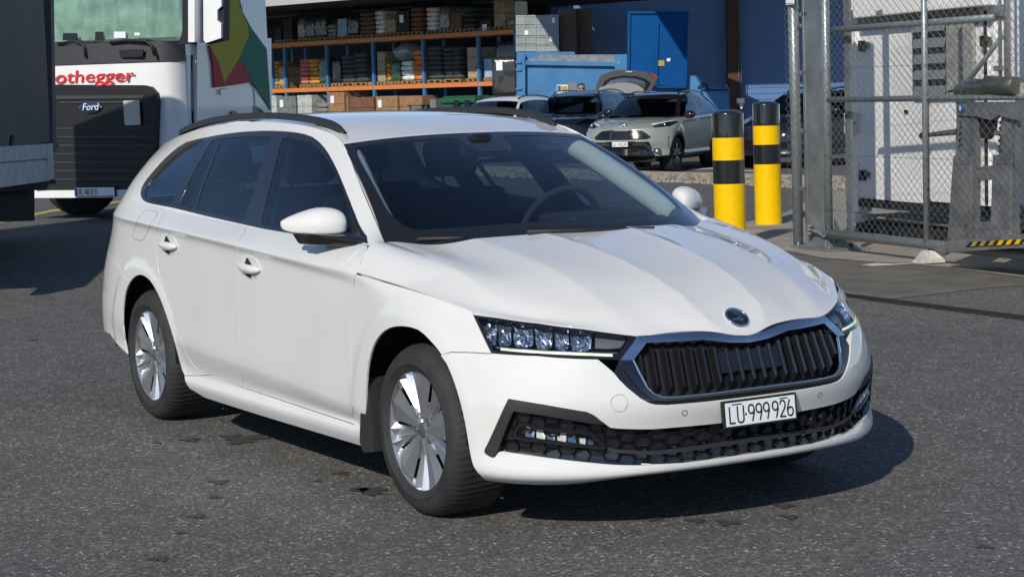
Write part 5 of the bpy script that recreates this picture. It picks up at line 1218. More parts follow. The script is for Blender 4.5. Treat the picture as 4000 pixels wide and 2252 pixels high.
# ---- dark curtain-sided trailer at the left edge
RP = Plane(W(0, 590, 17.9), W(186, 565, 21.2)-W(0, 590, 17.9), 0.); trl = tag(empty('trailer', tuple(RP.pt(0, 0))), 'dark grey curtain-sided trailer with pale side rail, cut off by the left edge', 'trailer')
M_tarp = mat('dark tarpaulin', (.075, .072, .074), .65, noise_=(1.5, .2, 5), bump=(1.3, .5, .05)); M_rail = mat('grey trailer rail', (.50, .51, .52), .5, noise_=(6, .25, 5))
def RB(name, poly, b0, b1, m, raw=False): mb = MB(); slab(mb, RP, poly, b0, b1, raw); return rel(mb.build(name, m), trl)
ae = RP.hit(196, 500)[0]; zr = RP.hit(190, 560)[1]
RB('curtain', [(ae-5, zr-.02), (ae, zr+.02), (ae-.06, 4.2), (ae-5, 4.2)], 0, 2.5, M_tarp, True)
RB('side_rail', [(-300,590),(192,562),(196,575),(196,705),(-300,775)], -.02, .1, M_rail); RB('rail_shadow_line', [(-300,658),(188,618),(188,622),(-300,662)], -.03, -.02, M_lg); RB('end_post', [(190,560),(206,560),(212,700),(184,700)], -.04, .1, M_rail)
RB('corner_piece', c1([(285,-200),(302,-200),(320,800),(338,830),(315,860),(300,850)]), -.03, .2, M_tarp)
RB('strap', c1([(70,765),(80,765),(78,830),(64,822)]), -.02, 0, M_blk)
RB('leg_box', [(-200,725),(135,725),(135,862),(-200,865)], .3, 1.6, M_dark); RB('underframe', [(-300,700),(205,700),(180,740),(-300,760)], .1, 2.3, M_dark)
for aa in (ae-3.6, ae-4.8):
    for bb in (.35, 2.0):
        mb = MB(); mb.lathe([(0, -.02), (.28, -.02), (.48, -.03), (.50, .02), (.50, .25), (.44, .28), (0, .26)], 'y', (0, 0, 0), 28, M=RP.M(aa, .5, bb)); rel(mb.build('wheel', M_rubber), trl)
RB('rear_lamp_arm', c1([(190,1000),(310,1010),(320,1040),(200,1045)]), .2, .5, M_dark)

# ---- warehouse
EP = plane_px((1045, 184, 75), (2012, 122, 66), 0.005); XA0, zu0 = EP.hit(1045, 184); XA1, _ = EP.hit(2012, 122)
zU = EP.hit(1500, 155)[1]; zL = EP.hit(1500, ck([(1100, 790)])[0][1])[1]
zU = EP.hit(*ck([(1300, 334)])[0])[1]; zL = EP.hit(*ck([(1100, 783)])[0])[1]
BP = Plane(W(2500, 500, 78.), RH, .005)
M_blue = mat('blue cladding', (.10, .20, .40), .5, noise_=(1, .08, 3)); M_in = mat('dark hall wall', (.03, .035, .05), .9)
wh = tag(empty('warehouse', tuple(BP.pt(0, 0))), 'warehouse with blue ribbed wall, deep roof overhang and open dark storage bay', 'building')
a0 = BP.hit(2120, 400)[0]; a1 = BP.hit(3700, 400)[0]; mb = MB(); zz = 0.15
while zz < 9:
    mb.box((a0, 0, zz), (a1, .3, zz+.215), M=BP.M()); mb.box((a0, .03, zz+.215), (a1, .3, zz+.235), M=BP.M()); zz += .235
rel(mb.build('cladding_wall', M_blue), wh)
mb = MB(); pbox(mb, BP, a0, a1, 0, .15, -.05, .3); rel(mb.build('wall_base', M_conc), wh)
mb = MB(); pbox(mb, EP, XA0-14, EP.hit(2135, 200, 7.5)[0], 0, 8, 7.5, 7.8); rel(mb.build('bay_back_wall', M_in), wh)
# roof overhang: the eave over the racks
ze = EP.hit(*ck([(75, 62)])[0], -3.8)[1]
mb = MB(); pbox(mb, EP, XA0-14, XA1+1.6, ze, ze+.9, -3.8, -3.6); rel(mb.build('eave_fascia', mat('pale eave', (.42, .42, .42), .6)), wh)
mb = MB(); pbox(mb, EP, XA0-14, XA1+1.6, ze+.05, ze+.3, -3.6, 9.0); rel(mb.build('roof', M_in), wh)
for i in range(4):
    x = XA0-2+i*6; mb = MB(); pbox(mb, EP, x, x+3.2, ze-.12, ze-.06, .6+i*.3, .75+i*.3); rel(mb.build('strip_light', mat('unlit strip light', (.12, .12, .12), .6)), wh)
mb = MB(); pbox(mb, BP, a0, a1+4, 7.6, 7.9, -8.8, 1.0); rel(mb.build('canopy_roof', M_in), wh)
mb = MB(); mb.prism([tuple((CC+RH*x+FH*y)[:2])+(7.0,) for x, y in ((1.75, 38), (1.75, 46.8), (-1.2, 46.8), (-1.2, 52), (30, 52), (30, 38))], (0, 0, .3)); rel(mb.build('shade_caster', M_in), wh)  # unseen slab added overhead; its edges shape the slanting shade on flap and crates
# brown column with cable and socket box
CPn = Plane(W(2860, 420, 77.2), RH, .006); mb = MB(); c0 = CPn.hit(2843, 200)[0]; c1_ = CPn.hit(2890, 200)[0]; pbox(mb, CPn, c0, c1_, 0, 7.6, 0, .4); rel(mb.build('steel_column', mat('brown column', (.075, .028, .015), .6)), wh)
for x in (2882, 2892):
    mb = MB(); a, z = CPn.hit(x, 150); zb_ = CPn.hit(x, 395)[1]; mb.tube([CPn.pt(a, z, -.05), CPn.pt(a, zb_, -.05)], .02, 6); rel(mb.build('conduit', M_steel), wh)
mb = MB(); a0, a1, z0, z1 = rect(CPn, 2876, 384, 2906, 402); pbox(mb, CPn, a0, a1, z0, z1, -.2, -.02, .01); rel(mb.build('socket_box', M_plate), wh)
for x, m_ in ((2885, M_red), (2899, M_red), (2893, M_plate)): mb = MB(); a0, a1, z0, z1 = rect(CPn, x-5, 402, x+5, 416 if m_ is M_red else 425); pbox(mb, CPn, a0, a1, z0, z1, -.2, -.1, .01); rel(mb.build('plug', m_), wh)

# ---- pallet racking and its loads
M_or = mat('orange beam', (.60, .20, .05), .5); M_ub = mat('blue upright', (.05, .17, .36), .5)
rk = tag(empty('pallet_rack', tuple(EP.pt(XA0, 0))), 'long pallet rack with blue uprights and two rows of orange beams', 'rack')
for x in (150, 270, 655, 1078, 1537, 2042, 2385):
    a = EP.hit(*ck([(x, 600)])[0])[0]; mb = MB(); pbox(mb, EP, a-.055, a+.055, 0, ze-.4 if x < 0 else zU+.05, -.06, .05); pbox(mb, EP, a-.04, a+.04, 0, zU, 1.0, 1.08); rel(mb.build('upright', M_ub), rk)
for z in (zU, zL):
    xs = [EP.hit(*ck([(x, 600)])[0])[0] for x in (-150, 270, 655, 1078, 1537, 2042, 2385)]
    for i in range(6):
        for b in (-.09, 1.05): mb = MB(); pbox(mb, EP, xs[i]+.01, xs[i+1]-.01, z-.15, z, b, b+.05); rel(mb.build('beam', M_or), rk)
M_wood = mat('pallet wood', (.30, .18, .08), .85, noise_=(8, .3, 4))
def pal(mb, P, a0, a1, z, b0, b1):
    for k in range(3): x = a0+(a1-a0-.1)*k/2; pbox(mb, P, x, x+.1, z+.0, z+.10, b0, b1)
    pbox(mb, P, a0, a1, z+.10, z+.135, b0, b1); pbox(mb, P, a0, a1, z, z+.02, b0, b0+.1)
MC = {}
def cm(name, c, r=.7, **k):
    if name not in MC: MC[name] = mat(name, c, r, **k)
    return MC[name]
cl = dict(brown=(.18, .085, .045), dbrown=(.045, .032, .026), card=(.30, .17, .085), beige=(.36, .29, .18), white=(.72, .72, .70), grey=(.17, .18, .19), dgrey=(.055, .058, .065), black=(.018, .018, .02), green=(.03, .09, .04), dgreen=(.03, .045, .04), yellow=(.52, .28, .05), pink=(.50, .15, .14), orange=(.62, .19, .05), pale=(.45, .48, .47), mott=(.24, .22, .20), blue=(.28, .42, .62))
def load(kind, col, a0, a1, z0, z1, b0=.05, b1=1.05, P=EP, word='', grp='pallet loads on the rack', where='', palh=.14, seed=0):
    rnd = random.Random(seed); nm = {'sacks': 'sack_pallet', 'box': 'carton_pallet', 'wrap': 'wrapped_pallet', 'crate': 'crate_stack'}[kind]
    root = tag(empty(nm, tuple(P.pt((a0+a1)/2, z0, .5))), word, 'pallet load', grp)
    if palh: mb = MB(); pal(mb, P, a0-.02, a1+.02, z0, b0-.03, b1); rel(mb.build('pallet', M_wood), root)
    z = z0+palh; mb = MB(); m = cm(col+' '+kind, cl[col], .75 if kind != 'wrap' else .25, noise_=(7, .3, 4), coat=0 if kind != 'wrap' else .6)
    if kind == 'sacks':
        n = max(2, int(round((z1-z)/.17))); h = (z1-z)/n
        for i in range(n):
            nx = 2 if (a1-a0) > .75 else 1; wx = (a1-a0)/nx; s = rnd.uniform(-.02, .02)
            for k in range(nx):
                bm = bmesh.new(); bmesh.ops.create_cube(bm, size=1); bmesh.ops.subdivide_edges(bm, edges=bm.edges[:], cuts=3, use_grid_fill=True)
                for v in bm.verts:
                    x, y, q = v.co*2; pil = (1-.5*(abs(x)**3))*(1-.5*abs(y)**3); v.co = Vector((a0+wx*(k+.5)+s+x*wx*.52*(1-.06*q*q)+rnd.uniform(-.008, .008), (b0+b1)/2+y*(b1-b0)*.5*(1-.05*q*q)+rnd.uniform(-.01, .01), z+h*(i+.5)+q*h*.56*(.55+.45*pil)+rnd.uniform(-.006, .006)))
                bm.verts.index_update(); mb.add([v.co.copy() for v in bm.verts], [[v.index for v in f.verts] for f in bm.faces], True, P.M()); bm.free()
        rel(mb.build('sacks', m), root)
    elif kind == 'wrap':
        bm = bmesh.new(); bmesh.ops.create_cube(bm, size=1); bmesh.ops.subdivide_edges(bm, edges=bm.edges[:], cuts=7, use_grid_fill=True)
        for v in bm.verts:
            x, y, q = v.co*2; n_ = noise.noise(Vector((x*2.3+seed, y*2.3, q*2.7)))*.05+noise.noise(Vector((x*6+seed, y*6, q*7)))*.02; r_ = 1-.10*max(0, q)**3
            v.co = Vector(((a0+a1)/2+x*(a1-a0)/2*r_*(1+n_), (b0+b1)/2+y*(b1-b0)/2*r_*(1+n_), (z+z1)/2+q*(z1-z)/2*(1+n_*.4)))
        bm.verts.index_update(); mb.add([v.co.copy() for v in bm.verts], [[v.index for v in f.verts] for f in bm.faces], True, P.M()); bm.free(); rel(mb.build('wrapped_goods', m), root)
    elif kind == 'box':
        n = max(1, int(round((z1-z)/.42))); h = (z1-z)/n
        for i in range(n): pbox(mb, P, a0+rnd.uniform(0, .02), a1-rnd.uniform(0, .02), z+i*h+.004, z+(i+1)*h-.004, b0, b1, .012)
        rel(mb.build('cartons', m), root)
    if kind in ('wrap', 'box') and seed % 3 == 0 and (a1-a0) > .5:
        mb = MB(); pbox(mb, P, a0+.15, a0+.35, z1-.42, z1-.14, b0-.03, b0-.015); rel(mb.build('delivery_note', M_plate), root)
    return root
def band(x0, x1, yt, level, kind, col, word, seed, palh=.14, b0=.05):
    pts = ck([(x0, 500), (x1, 500)]); a0 = EP.hit(*pts[0])[0]+.04; a1 = EP.hit(*pts[1])[0]-.02; zb_ = zU if level == 2 else zL if level == 1 else 0
    z1 = EP.hit(*ck([((x0+x1)/2, yt)])[0])[1]; load(kind, col, a0, a1, zb_+.005, z1, b0=b0, word=word, palh=palh, seed=seed)
L2 = [(170,232,250,'box','dbrown','dark brown carton load at the far left end of the top rack level'),(240,335,170,'box','dbrown','tall dark brown carton load on the top rack level near the lorry'),(375,445,170,'wrap','grey','grey wrapped load, leftmost of three wrapped ones on the top level'),(448,528,165,'wrap','dgrey','dark wrapped load, middle one of three on the top level'),(532,640,140,'wrap','dgreen','tall dark green wrapped load, rightmost of three on the top level'),
 (645,725,225,'sacks','mott','mottled sack load left of the blue and white cartons, top level'),(740,832,170,'box','blue','blue and white carton load on the top rack level'),(838,935,130,'wrap','black','black load with a white note right of the blue and white cartons'),(945,1075,110,'sacks','brown','brown sack load left of the white sacks on the top level'),(1090,1172,98,'sacks','white','white sack load beside the beige carton, top level, left'),
 (1175,1280,175,'box','beige','beige carton load in the middle of the top rack level'),(1288,1405,100,'box','dbrown','dark carton load right of the beige carton on the top level'),(1415,1520,65,'sacks','brown','tall brown sack load in the middle of the top level'),(1560,1652,65,'sacks','white','tall white sack load right of the brown sacks on the top level'),(1672,1765,60,'wrap','grey','pale grey wrapped load touching the tall white sack load'),
 (1772,1880,135,'box','brown','brown carton load on the top level, right half'),(1895,2000,60,'sacks','dgreen','green sack load with white note on the top level'),(2040,2150,185,'box','dbrown','low dark load near the right end of the top level'),(2170,2285,0,'box','beige','tall beige load near the right end of the top level'),(2292,2360,170,'wrap','grey','small grey load at the right end of the top level')]
L1 = [(125,180,560,'sacks','yellow','yellow sack load at the far left of the middle level'),(186,268,615,'box','beige','beige load with timber beside the yellow sacks'),(380,460,540,'sacks','pink','red and pink sack load on the middle level'),(466,555,540,'sacks','yellow','yellow sack load right of the pink sacks'),(560,648,520,'wrap','green','green wrapped load with a white note on the middle level'),
 (668,752,540,'wrap','black','black wrapped load right of the first full upright'),(760,878,505,'sacks','dgrey','dark grey sack load on the middle level, second bay'),(882,1000,485,'sacks','dgrey','darker sack load, right one of the pair in the second bay'),(1008,1062,600,'sacks','black','black sack remainder beside an upright, middle level'),(1088,1170,475,'box','beige','tall beige box on the middle level, third bay'),
 (1175,1212,580,'sacks','yellow','narrow yellow sack load in the third bay'),(1215,1300,560,'wrap','green','green and clear wrapped load beneath the big clear bag'),(1310,1420,560,'sacks','white','bright white sack load on the middle level'),(1424,1530,460,'sacks','orange','orange sack load right of the bright white sacks'),(1552,1685,425,'sacks','dgrey','wide dark grey sack load, left one in the fourth bay'),
 (1702,1860,430,'sacks','dgrey','wide dark grey sack load, right one in the fourth bay'),(1912,2025,432,'box','beige','tall beige box on doubled pallets, middle level'),(2066,2150,540,'box','blue','blue and white carton load on the middle level, right end'),(2170,2370,380,'wrap','dbrown','dark mixed load at the right end of the middle level')]
for i, (x0, x1, yt, k, c, w) in enumerate(L2): band(x0, x1, yt, 2, k, c, w, i+1)
for i, (x0, x1, yt, k, c, w) in enumerate(L1): band(x0, x1, yt, 1, k, c, w, i+40)
L0 = [(135,208,875,'box','pale','pale box on the floor beside the lorry'),(210,385,880,'box','grey','grey textured block on the floor below the rack'),(388,530,870,'box','pale','pale panel box right of the grey block'),(555,660,945,'sacks','mott','crumpled pale sacks on the floor'),(675,830,842,'box','card','tall cardboard box on the floor under the first bay'),(835,866,880,'box','card','narrow cardboard box on the floor'),
 (868,1100,888,'box','brown','wide brown cardboard box on the floor'),(1106,1318,878,'box','card','wide tan cardboard box on the floor'),(1322,1428,880,'box','card','cardboard box left of the grey crates on the floor'),(1430,1535,900,'box','grey','grey plastic crates on the floor beside an upright'),(1600,1668,905,'box','grey','grey box partly behind the upright on the floor')]
for i, (x0, x1, yt, k, c, w) in enumerate(L0): band(x0, x1, yt, 0, k, c, w, i+80, palh=0, b0=-.2)
mb = MB(); a, z = EP.hit(*ck([(1300, 480)])[0]); bm = bmesh.new(); bmesh.ops.create_icosphere(bm, subdivisions=3, radius=1)
for v in bm.verts: n_ = noise.noise(v.co*2.2)*.25; v.co = Vector((a+v.co.x*.62*(1+n_), .5+v.co.y*.5*(1+n_), z+v.co.z*.36*(1+n_)))
bm.verts.index_update(); mb.add([v.co.copy() for v in bm.verts], [[v.index for v in f.verts] for f in bm.faces], True, EP.M()); bm.free(); tag(mb.build('clear_bag', cm('clear plastic bag', (.20, .20, .21), .2, coat=1)), 'big crumpled clear plastic bag on top of the green wrapped load', 'bag')
mb = MB(); q = EP.hit(*ck([(1490, 875)])[0]); pbox(mb, EP, q[0]-.4, q[0]+.4, q[1]-.35, q[1]+.0, -.25, .6, .02); tag(mb.build('open_carton', cm('card box', cl['card'])), 'open cardboard carton lying on the grey plastic crates', 'carton')
# green wheeled bins
for i, (x0, x1, y0, b) in enumerate(((1668, 1995, 882, -.9), (2000, 2150, 885, -.4))):
    bn = tag(empty('waste_bin', tuple(EP.pt(EP.hit(*ck([(x0, 900)])[0])[0], 0, b))), ['wide dark green waste bin with ribbed lid under the rack', 'dark green waste bin behind the rack upright, beside the wrapped pallet'][i], 'bin', 'green waste bins')
    p0, p1 = [EP.hit(*q, b) for q in ck([(x0, y0), (x1, y0+60)])]; zt_ = p0[1]; m = cm('bin green', (.02, .10, .045), .4)
    mb = MB(); pbox(mb, EP, p0[0]+.08, p1[0]-.08, .1, zt_-.25, b+.1, b+.9, .03); rel(mb.build('body', m), bn)
    mb = MB(); pbox(mb, EP, p0[0], p1[0], zt_-.26, zt_-.06, b+.0, b+1.0, .05); pbox(mb, EP, p0[0]+.1, p1[0]-.1, zt_-.08, zt_, b+.1, b+.9, .04); rel(mb.build('lid', m), bn)
    for k in range(2 if i == 0 else 1): mb = MB(); x = p0[0]+(p1[0]-p0[0])*(.45+.3*k); pbox(mb, EP, x, x+.25, zt_-.38, zt_-.16, b-.06, b, .02); rel(mb.build('handle', M_lk), bn)
# black wrapped pallet standing in front
WPn = Plane(W(1990, 300, 60.), RH*.95-FH*.2, .005); a0, _ = WPn.hit(1922, 300); a1, _ = WPn.hit(2020, 300); load('wrap', 'black', a0, a1, WPn.hit(1970, 396)[1], WPn.hit(1970, 222)[1], 0, .9, WPn, 'tall black film-wrapped pallet standing left of the blue container', 'pallets in front of the rack', seed=99)
# ---- blue roll-off container with raised flap, crates and boxes on top of it
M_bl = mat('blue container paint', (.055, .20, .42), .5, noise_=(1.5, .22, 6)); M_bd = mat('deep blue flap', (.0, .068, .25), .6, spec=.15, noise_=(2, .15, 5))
CN = Plane(W(2400, 400, 50.), RH, .005)
bc = tag(empty('waste_container', tuple(CN.pt(0, 0))), 'big blue steel waste container with grey sloping lid and tall raised flap', 'container')
def CB(name, pts, b0, b1, m, raw=False, root=None): mb = MB(); slab(mb, CN, pts if raw else cw(pts), b0, b1, raw); return rel(mb.build(name, m), root or bc)
CB('body_panel', [(300,512),(1010,520),(1010,1000),(300,1000)], 0, 2.2, M_bl); CB('end_post', [(240,420),(305,425),(305,1000),(262,1000),(240,800)], -.15, 2.2, M_bl)
CB('top_rail', [(300,478),(1010,488),(1010,522),(300,510)], -.12, 0.05, M_bl); CB('lid', [(440,432),(1010,430),(1010,490),(300,480)], -.05, .05, mat('dusty grey lid', (.22, .25, .27), .8, noise_=(6, .3, 5)))
CB('top_beam', [(240,412),(690,408),(700,428),(440,434),(300,480),(240,440)], .0, .6, M_bl); CB('corner_block', [(1010,430),(1110,428),(1110,700),(1010,700)], -.15, 1.5, M_bl)
for y in (480, 540, 690, 745, 775): CB('hinge', [(230,y),(275,y),(275,y+18),(230,y+18)], -.2, -.1, M_bl)
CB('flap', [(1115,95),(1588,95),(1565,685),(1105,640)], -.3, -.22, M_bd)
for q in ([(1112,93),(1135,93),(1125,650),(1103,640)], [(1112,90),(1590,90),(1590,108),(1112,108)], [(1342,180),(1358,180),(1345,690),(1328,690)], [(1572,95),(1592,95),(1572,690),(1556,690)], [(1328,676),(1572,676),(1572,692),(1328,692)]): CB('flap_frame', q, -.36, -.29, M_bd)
CB('yellow_label', [(1350,476),(1400,476),(1400,520),(1350,520)], -.33, -.31, mat('old yellow label', (.35, .32, .08), .6)); CB('torn_label', [(1418,462),(1445,458),(1448,474),(1436,486),(1420,482)], -.33, -.31, M_plate)
CB('notice', [(554,668),(642,668),(642,738),(554,735)], -.02, -.005, M_plate); CB('notice_print', [(590,680),(636,676),(638,722),(592,724)], -.03, -.02, mat('notice ochre', (.45, .28, .05), .6)); CB('notice_picture', [(558,674),(586,674),(586,722),(558,722)], -.03, -.02, mat('notice blue', (.05, .12, .25), .6))
CB('grey_plate', [(645,645),(712,645),(712,710),(645,712)], -.02, -.005, mat('grey plate', (.16, .2, .22), .6)); CB('small_label', [(1036,488),(1046,488),(1046,500),(1036,500)], -.17, -.15, mat('label yellow', (.5, .5, .05), .5))
CB('press_block', [(1575,620),(1600,598),(1660,595),(1686,610),(1686,760),(1575,760)], -.1, 1.2, M_bl); CB('press_bed', [(1290,690),(1912,690),(1912,1000),(1290,1000)], .0, 1.6, M_bl); CB('bed_slot', [(1480,708),(1900,700),(1900,716),(1480,722)], -.02, .0, M_bd)
mb = MB(); mb.tube([CN.pt(*CN.hit(*q, -.1), -.1) for q in cw([(1668,700),(1680,672),(1705,662),(1735,668),(1742,690),(1735,705)])], .03, 8); rel(mb.build('hose', mat('black hose', (.02, .02, .02), .5)), bc)
XP = Plane(W(2100, 200, 53.), RH, .005)
def XB(nm, word, cat, pts, b0, b1, m, grp='things stacked on the blue container', extra=None):
    q = [XP.hit(x, y, b0) for x, y in cw(pts)]; a0, a1 = min(p[0] for p in q), max(p[0] for p in q); z0, z1 = min(p[1] for p in q), max(p[1] for p in q); root = tag(empty(nm, tuple(XP.pt(a0, z0, b0))), word, cat, grp)
    mb = MB(); pbox(mb, XP, a0, a1, z0, z1, b0, b1, .015); rel(mb.build('body', m), root)
    if extra: extra(root, a0, a1, z0, z1, b0)
    return root
M_crt = mat('grey plastic crate', (.30, .34, .34), .55, noise_=(3, .15, 4))
def ribs(root, a0, a1, z0, z1, b0):
    for k in range(2):
        z = z0+(z1-z0)*(.1+.75*k); mb = MB(); pbox(mb, XP, a0-.01, a1+.01, z, z+.03, b0-.02, b0); rel(mb.build('rim', M_crt), root)
    for k in range(4): mb = MB(); a = a0+(a1-a0)*(k+.5)/4; pbox(mb, XP, a, a+.02, z0+.02, z1-.02, b0-.015, b0); rel(mb.build('rib', M_crt), root)
rows = [(410, 350), (350, 285), (285, 200), (200, 120)]; names = [['left', 'middle', 'right'], ['bottom row', 'second row', 'third row', 'top row']]
for r, (yb, yt) in enumerate(rows):
    for c, (xa, xb) in enumerate(((234, 312), (314, 392), (394, 568))):
        XB('plastic_crate', '%s grey plastic crate in the %s on the blue container' % (names[0][c], names[1][r]), 'crate', [(xa, yt+1), (xb, yt+1), (xb, yb), (xa, yb)], 0, .9, M_crt, 'grey crates stacked on the blue container', ribs)
for c, (x0, y0, x1, y1) in enumerate(((300, 240, 330, 276), (515, 142, 540, 182), (498, 290, 520, 328))):
    mb = MB(); slab(mb, XP, cw([(x0,y0),(x1,y0),(x1,y1),(x0,y1)]), -.03, -.02); tag(mb.build('paper_label', M_plate), ['white paper label with red marks on a left grey crate', 'white paper label high on the right grey crates', 'white paper label low on the right grey crates'][c], 'label', 'paper labels on the grey crates')
XB('film_roll_stack', 'dark crate with pale cord edges on top of the grey crates', 'crate', [(228, 15), (322, 15), (322, 118), (228, 118)], 0, .8, cm('dark slatted crate', (.03, .04, .045)))
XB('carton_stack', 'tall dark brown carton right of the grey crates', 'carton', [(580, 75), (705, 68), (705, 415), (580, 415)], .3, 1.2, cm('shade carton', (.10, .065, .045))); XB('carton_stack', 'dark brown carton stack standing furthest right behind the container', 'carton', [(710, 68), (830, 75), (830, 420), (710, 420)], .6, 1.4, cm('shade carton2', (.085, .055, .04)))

# ---- parked cars, smaller in the picture, shaped from the same kind of surfaces
def zmap(z, tab): return np.interp(z, tab[0], tab[1])
def parked_car(name, label, origin, heading, kx, ky, ztab, paint, roofm, wheel_r, extras, hatch=False):
    root = tag(empty(name, (origin[0], origin[1], 0), heading), label, 'car', 'cars parked in front of the blue container')
    def tf(P): Q = P.copy(); Q[:, 0] *= kx; Q[:, 1] *= ky; Q[:, 2] = zmap(Q[:, 2], ztab); return Q
    def surfmesh(nm, S, nu, nv, keep, m, mats=None, mir=False):
        u0 = -S.umax if S.sym else 0; U, V = np.meshgrid(np.linspace(u0, S.umax, nu+1), np.linspace(0, S.vmax, nv+1), indexing='ij'); raw = S.raw(U.ravel(), V.ravel()); P = tf(raw)
        if mir: P[:, 1] *= -1; raw[:, 1] *= -1
        F = np.array([(i*(nv+1)+j, i*(nv+1)+j+1, (i+1)*(nv+1)+j+1, (i+1)*(nv+1)+j) for i in range(nu) for j in range(nv)]); cen = P[F].mean(1); mi = keep(cen, U.ravel()[F].mean(1), V.ravel()[F].mean(1)); ok = mi >= 0; F = F[ok]; mi = mi[ok]
        used = np.unique(F); rm = -np.ones(len(P), int); rm[used] = np.arange(len(used)); me = bpy.data.meshes.new(nm); me.from_pydata([tuple(p) for p in P[used]], [], [tuple(int(rm[k]) for k in f) for f in F]); me.update()
        me.polygons.foreach_set('use_smooth', [True]*len(F)); me.polygons.foreach_set('material_index', [int(k) for k in mi])
        bm = bmesh.new(); bm.from_mesh(me); bmesh.ops.recalc_face_normals(bm, faces=bm.faces); bm.to_mesh(me); bm.free()
        return link(nm, me, m, root)
    wx = 1.343*kx; R = wheel_r
    def body_idx(c, u, v):
        r1 = np.hypot(np.abs(c[:, 0])-wx, c[:, 2]-R); side = np.abs(c[:, 1]) > .52
        mi = np.zeros(len(c), int); clad = extras.get('clad', 0)
        if clad: mi[(side & (r1 < R+.10)) | (c[:, 2] < .33)] = 1
        y, z, x = np.abs(c[:, 1]), c[:, 2], c[:, 0]
        for (poly, k) in extras.get('front', []): mi[pip(np.c_[y, z], poly) & (x > 1.3*kx)] = k
        mi[side & (r1 < R+.045)] = -1
        return mi
    surfmesh('body', RING, 420, 80, body_idx, [paint, M_lk, M_black, M_refl, M_dchrome])
    surfmesh('bonnet', HOOD, 60, 40, lambda c, u, v: np.zeros(len(c), int), paint)
    def side_idx(c, u, v):
        a = (v > .35) & (v < 3.45) & (u > .9) & (u < 10.0) & ~((u < 2.9) & (v > 3.3-(2.9-u)*.25)); mi = np.where(a, 1, 0)
        mi[(np.abs(u-5.45) < .14) & a] = 2; mi[(np.abs(u-8.2) < .14) & a] = 2; return mi
    for mir in (False, True): surfmesh('side', SIDE, 110, 40, side_idx, [paint, M_gl2, M_black] if not extras.get('black_top') else [roofm, M_gl2, M_black], mir=mir)
    surfmesh('roof', ROOF, 60, 50, lambda c, u, v: np.zeros(len(c), int), roofm)
    surfmesh('windscreen', WS, 60, 30, lambda c, u, v: np.where((np.abs(u) < 3.75) & (v > .3) & (v < 2.85), 0, 1), [M_gl3, M_black])
    for cx in (wx, -wx):
        for sg in (-1, 1):
            w = empty('wheel', (cx, sg*.80*ky, R)); w.parent = root
            mb = MB(); mb.lathe([(R*.66, sg*.06), (R*.75, sg*.075), (R*.93, sg*.065), (R, sg*.03), (R, -sg*.14), (R*.9, -sg*.17), (.05, -sg*.16)], 'y', (0, 0, 0), 40); mb.build('tyre', M_rubber, w)
            mb = MB(); mb.lathe([(0, sg*.02), (R*.62, sg*.0), (R*.67, sg*.06)], 'y', (0, 0, 0), 40); mb.build('rim', M_dark if extras.get('dark_rim', 1) else M_alloy, w)
            for q in range(5):
                an = 2*math.pi*q/5+.3
                for s in (-1, 1):
                    mb = MB(); c_, s_ = math.cos(an), math.sin(an); e = np.array([-s_, 0, c_]); d = np.array([c_, 0, s_]); p = lambda r, t: tuple(d*r+e*t+np.array([0, sg*.05, 0])); t0 = s*.012; t1 = s*.050
                    mb.prism([p(.05, t0-.012), p(R*.63, t1-.014), p(R*.63, t1+.014), p(.05, t0+.012)], (0, sg*.012, 0)); mb.build('spoke', M_alloy, w)
            mb = MB(); mb.box((-R-.06, -.02 if sg > 0 else -.15, -R+.16), (R+.06, .0 if sg > 0 else .02, R+.10)) if False else mb.lathe([(0, -sg*.18), (R+.05, -sg*.18)], 'y', (0, 0, .04), 24); o = mb.build('arch_liner', M_dark, w)
    mb = MB(); mb.box((-2.2*kx, -.62, .22), (2.0*kx, .62, .45)); mb.box((-1.6*kx, -.75*ky, .25), (.85*kx, .75*ky, .9)); mb.box((-.35*kx, -.62*ky, .5), (-.2*kx, .62*ky, 1.30)); mb.box((-1.2*kx, -.62*ky, .5), (-1.05*kx, .62*ky, 1.30)); mb.build('interior_and_underbody', M_dark, root)
    for sg in (-1, 1):
        mb = MB(); bm = bmesh.new(); bmesh.ops.create_uvsphere(bm, u_segments=16, v_segments=10, radius=1)
        zm = zmap(1.03, ztab)
        for v in bm.verts: v.co = Vector((.62*kx+v.co.x*.075, sg*(.91*ky+v.co.y*.12), zm+v.co.z*.075))
        bm.verts.index_update(); mb.add([v.co.copy() for v in bm.verts], [[v.index for v in f.verts] for f in bm.faces], True); bm.free(); mb.box((.58*kx, sg*.76*ky, zm-.06), (.70*kx, sg*.88*ky, zm-.02)); mb.build('door_mirror', M_black, root)
        mb = MB(); z = zmap(.85, ztab); mb.tube([(-.05*kx, sg*.925*ky, z), (.1*kx, sg*.94*ky, z-.005), (.16*kx, sg*.925*ky, z-.01)], .014, 8); mb.build('door_handle', paint, root)
    for sg in (-1, 1):
        mb = MB(); mb.tube([(x*kx, sg*y*ky, zmap(z, ztab)+.005) for x, y, z in rail_pts], .016, 8); mb.build('roof_rail', M_black, root)
    return root, tf
M_gl2 = glass_mat('parked car side glass', (.10, .13, .14)); M_gl3 = glass_mat('parked car windscreen', (.22, .27, .30))
M_suv = mat('sage grey paint', (.255, .275, .245), .3, coat=.8, noise_=(4, .05, 3)); M_navy = mat('dark navy paint', (.010, .013, .024), .25, coat=1)
TAB = ([0, .16, .45, .66, .86, 1.05, 1.45], [0, .26, .58, .83, .96, 1.07, 1.51])
hd0 = math.atan2(*(lambda v: (v[1], v[0]))(-FH*math.cos(R_(23))-RH*math.sin(R_(23))))
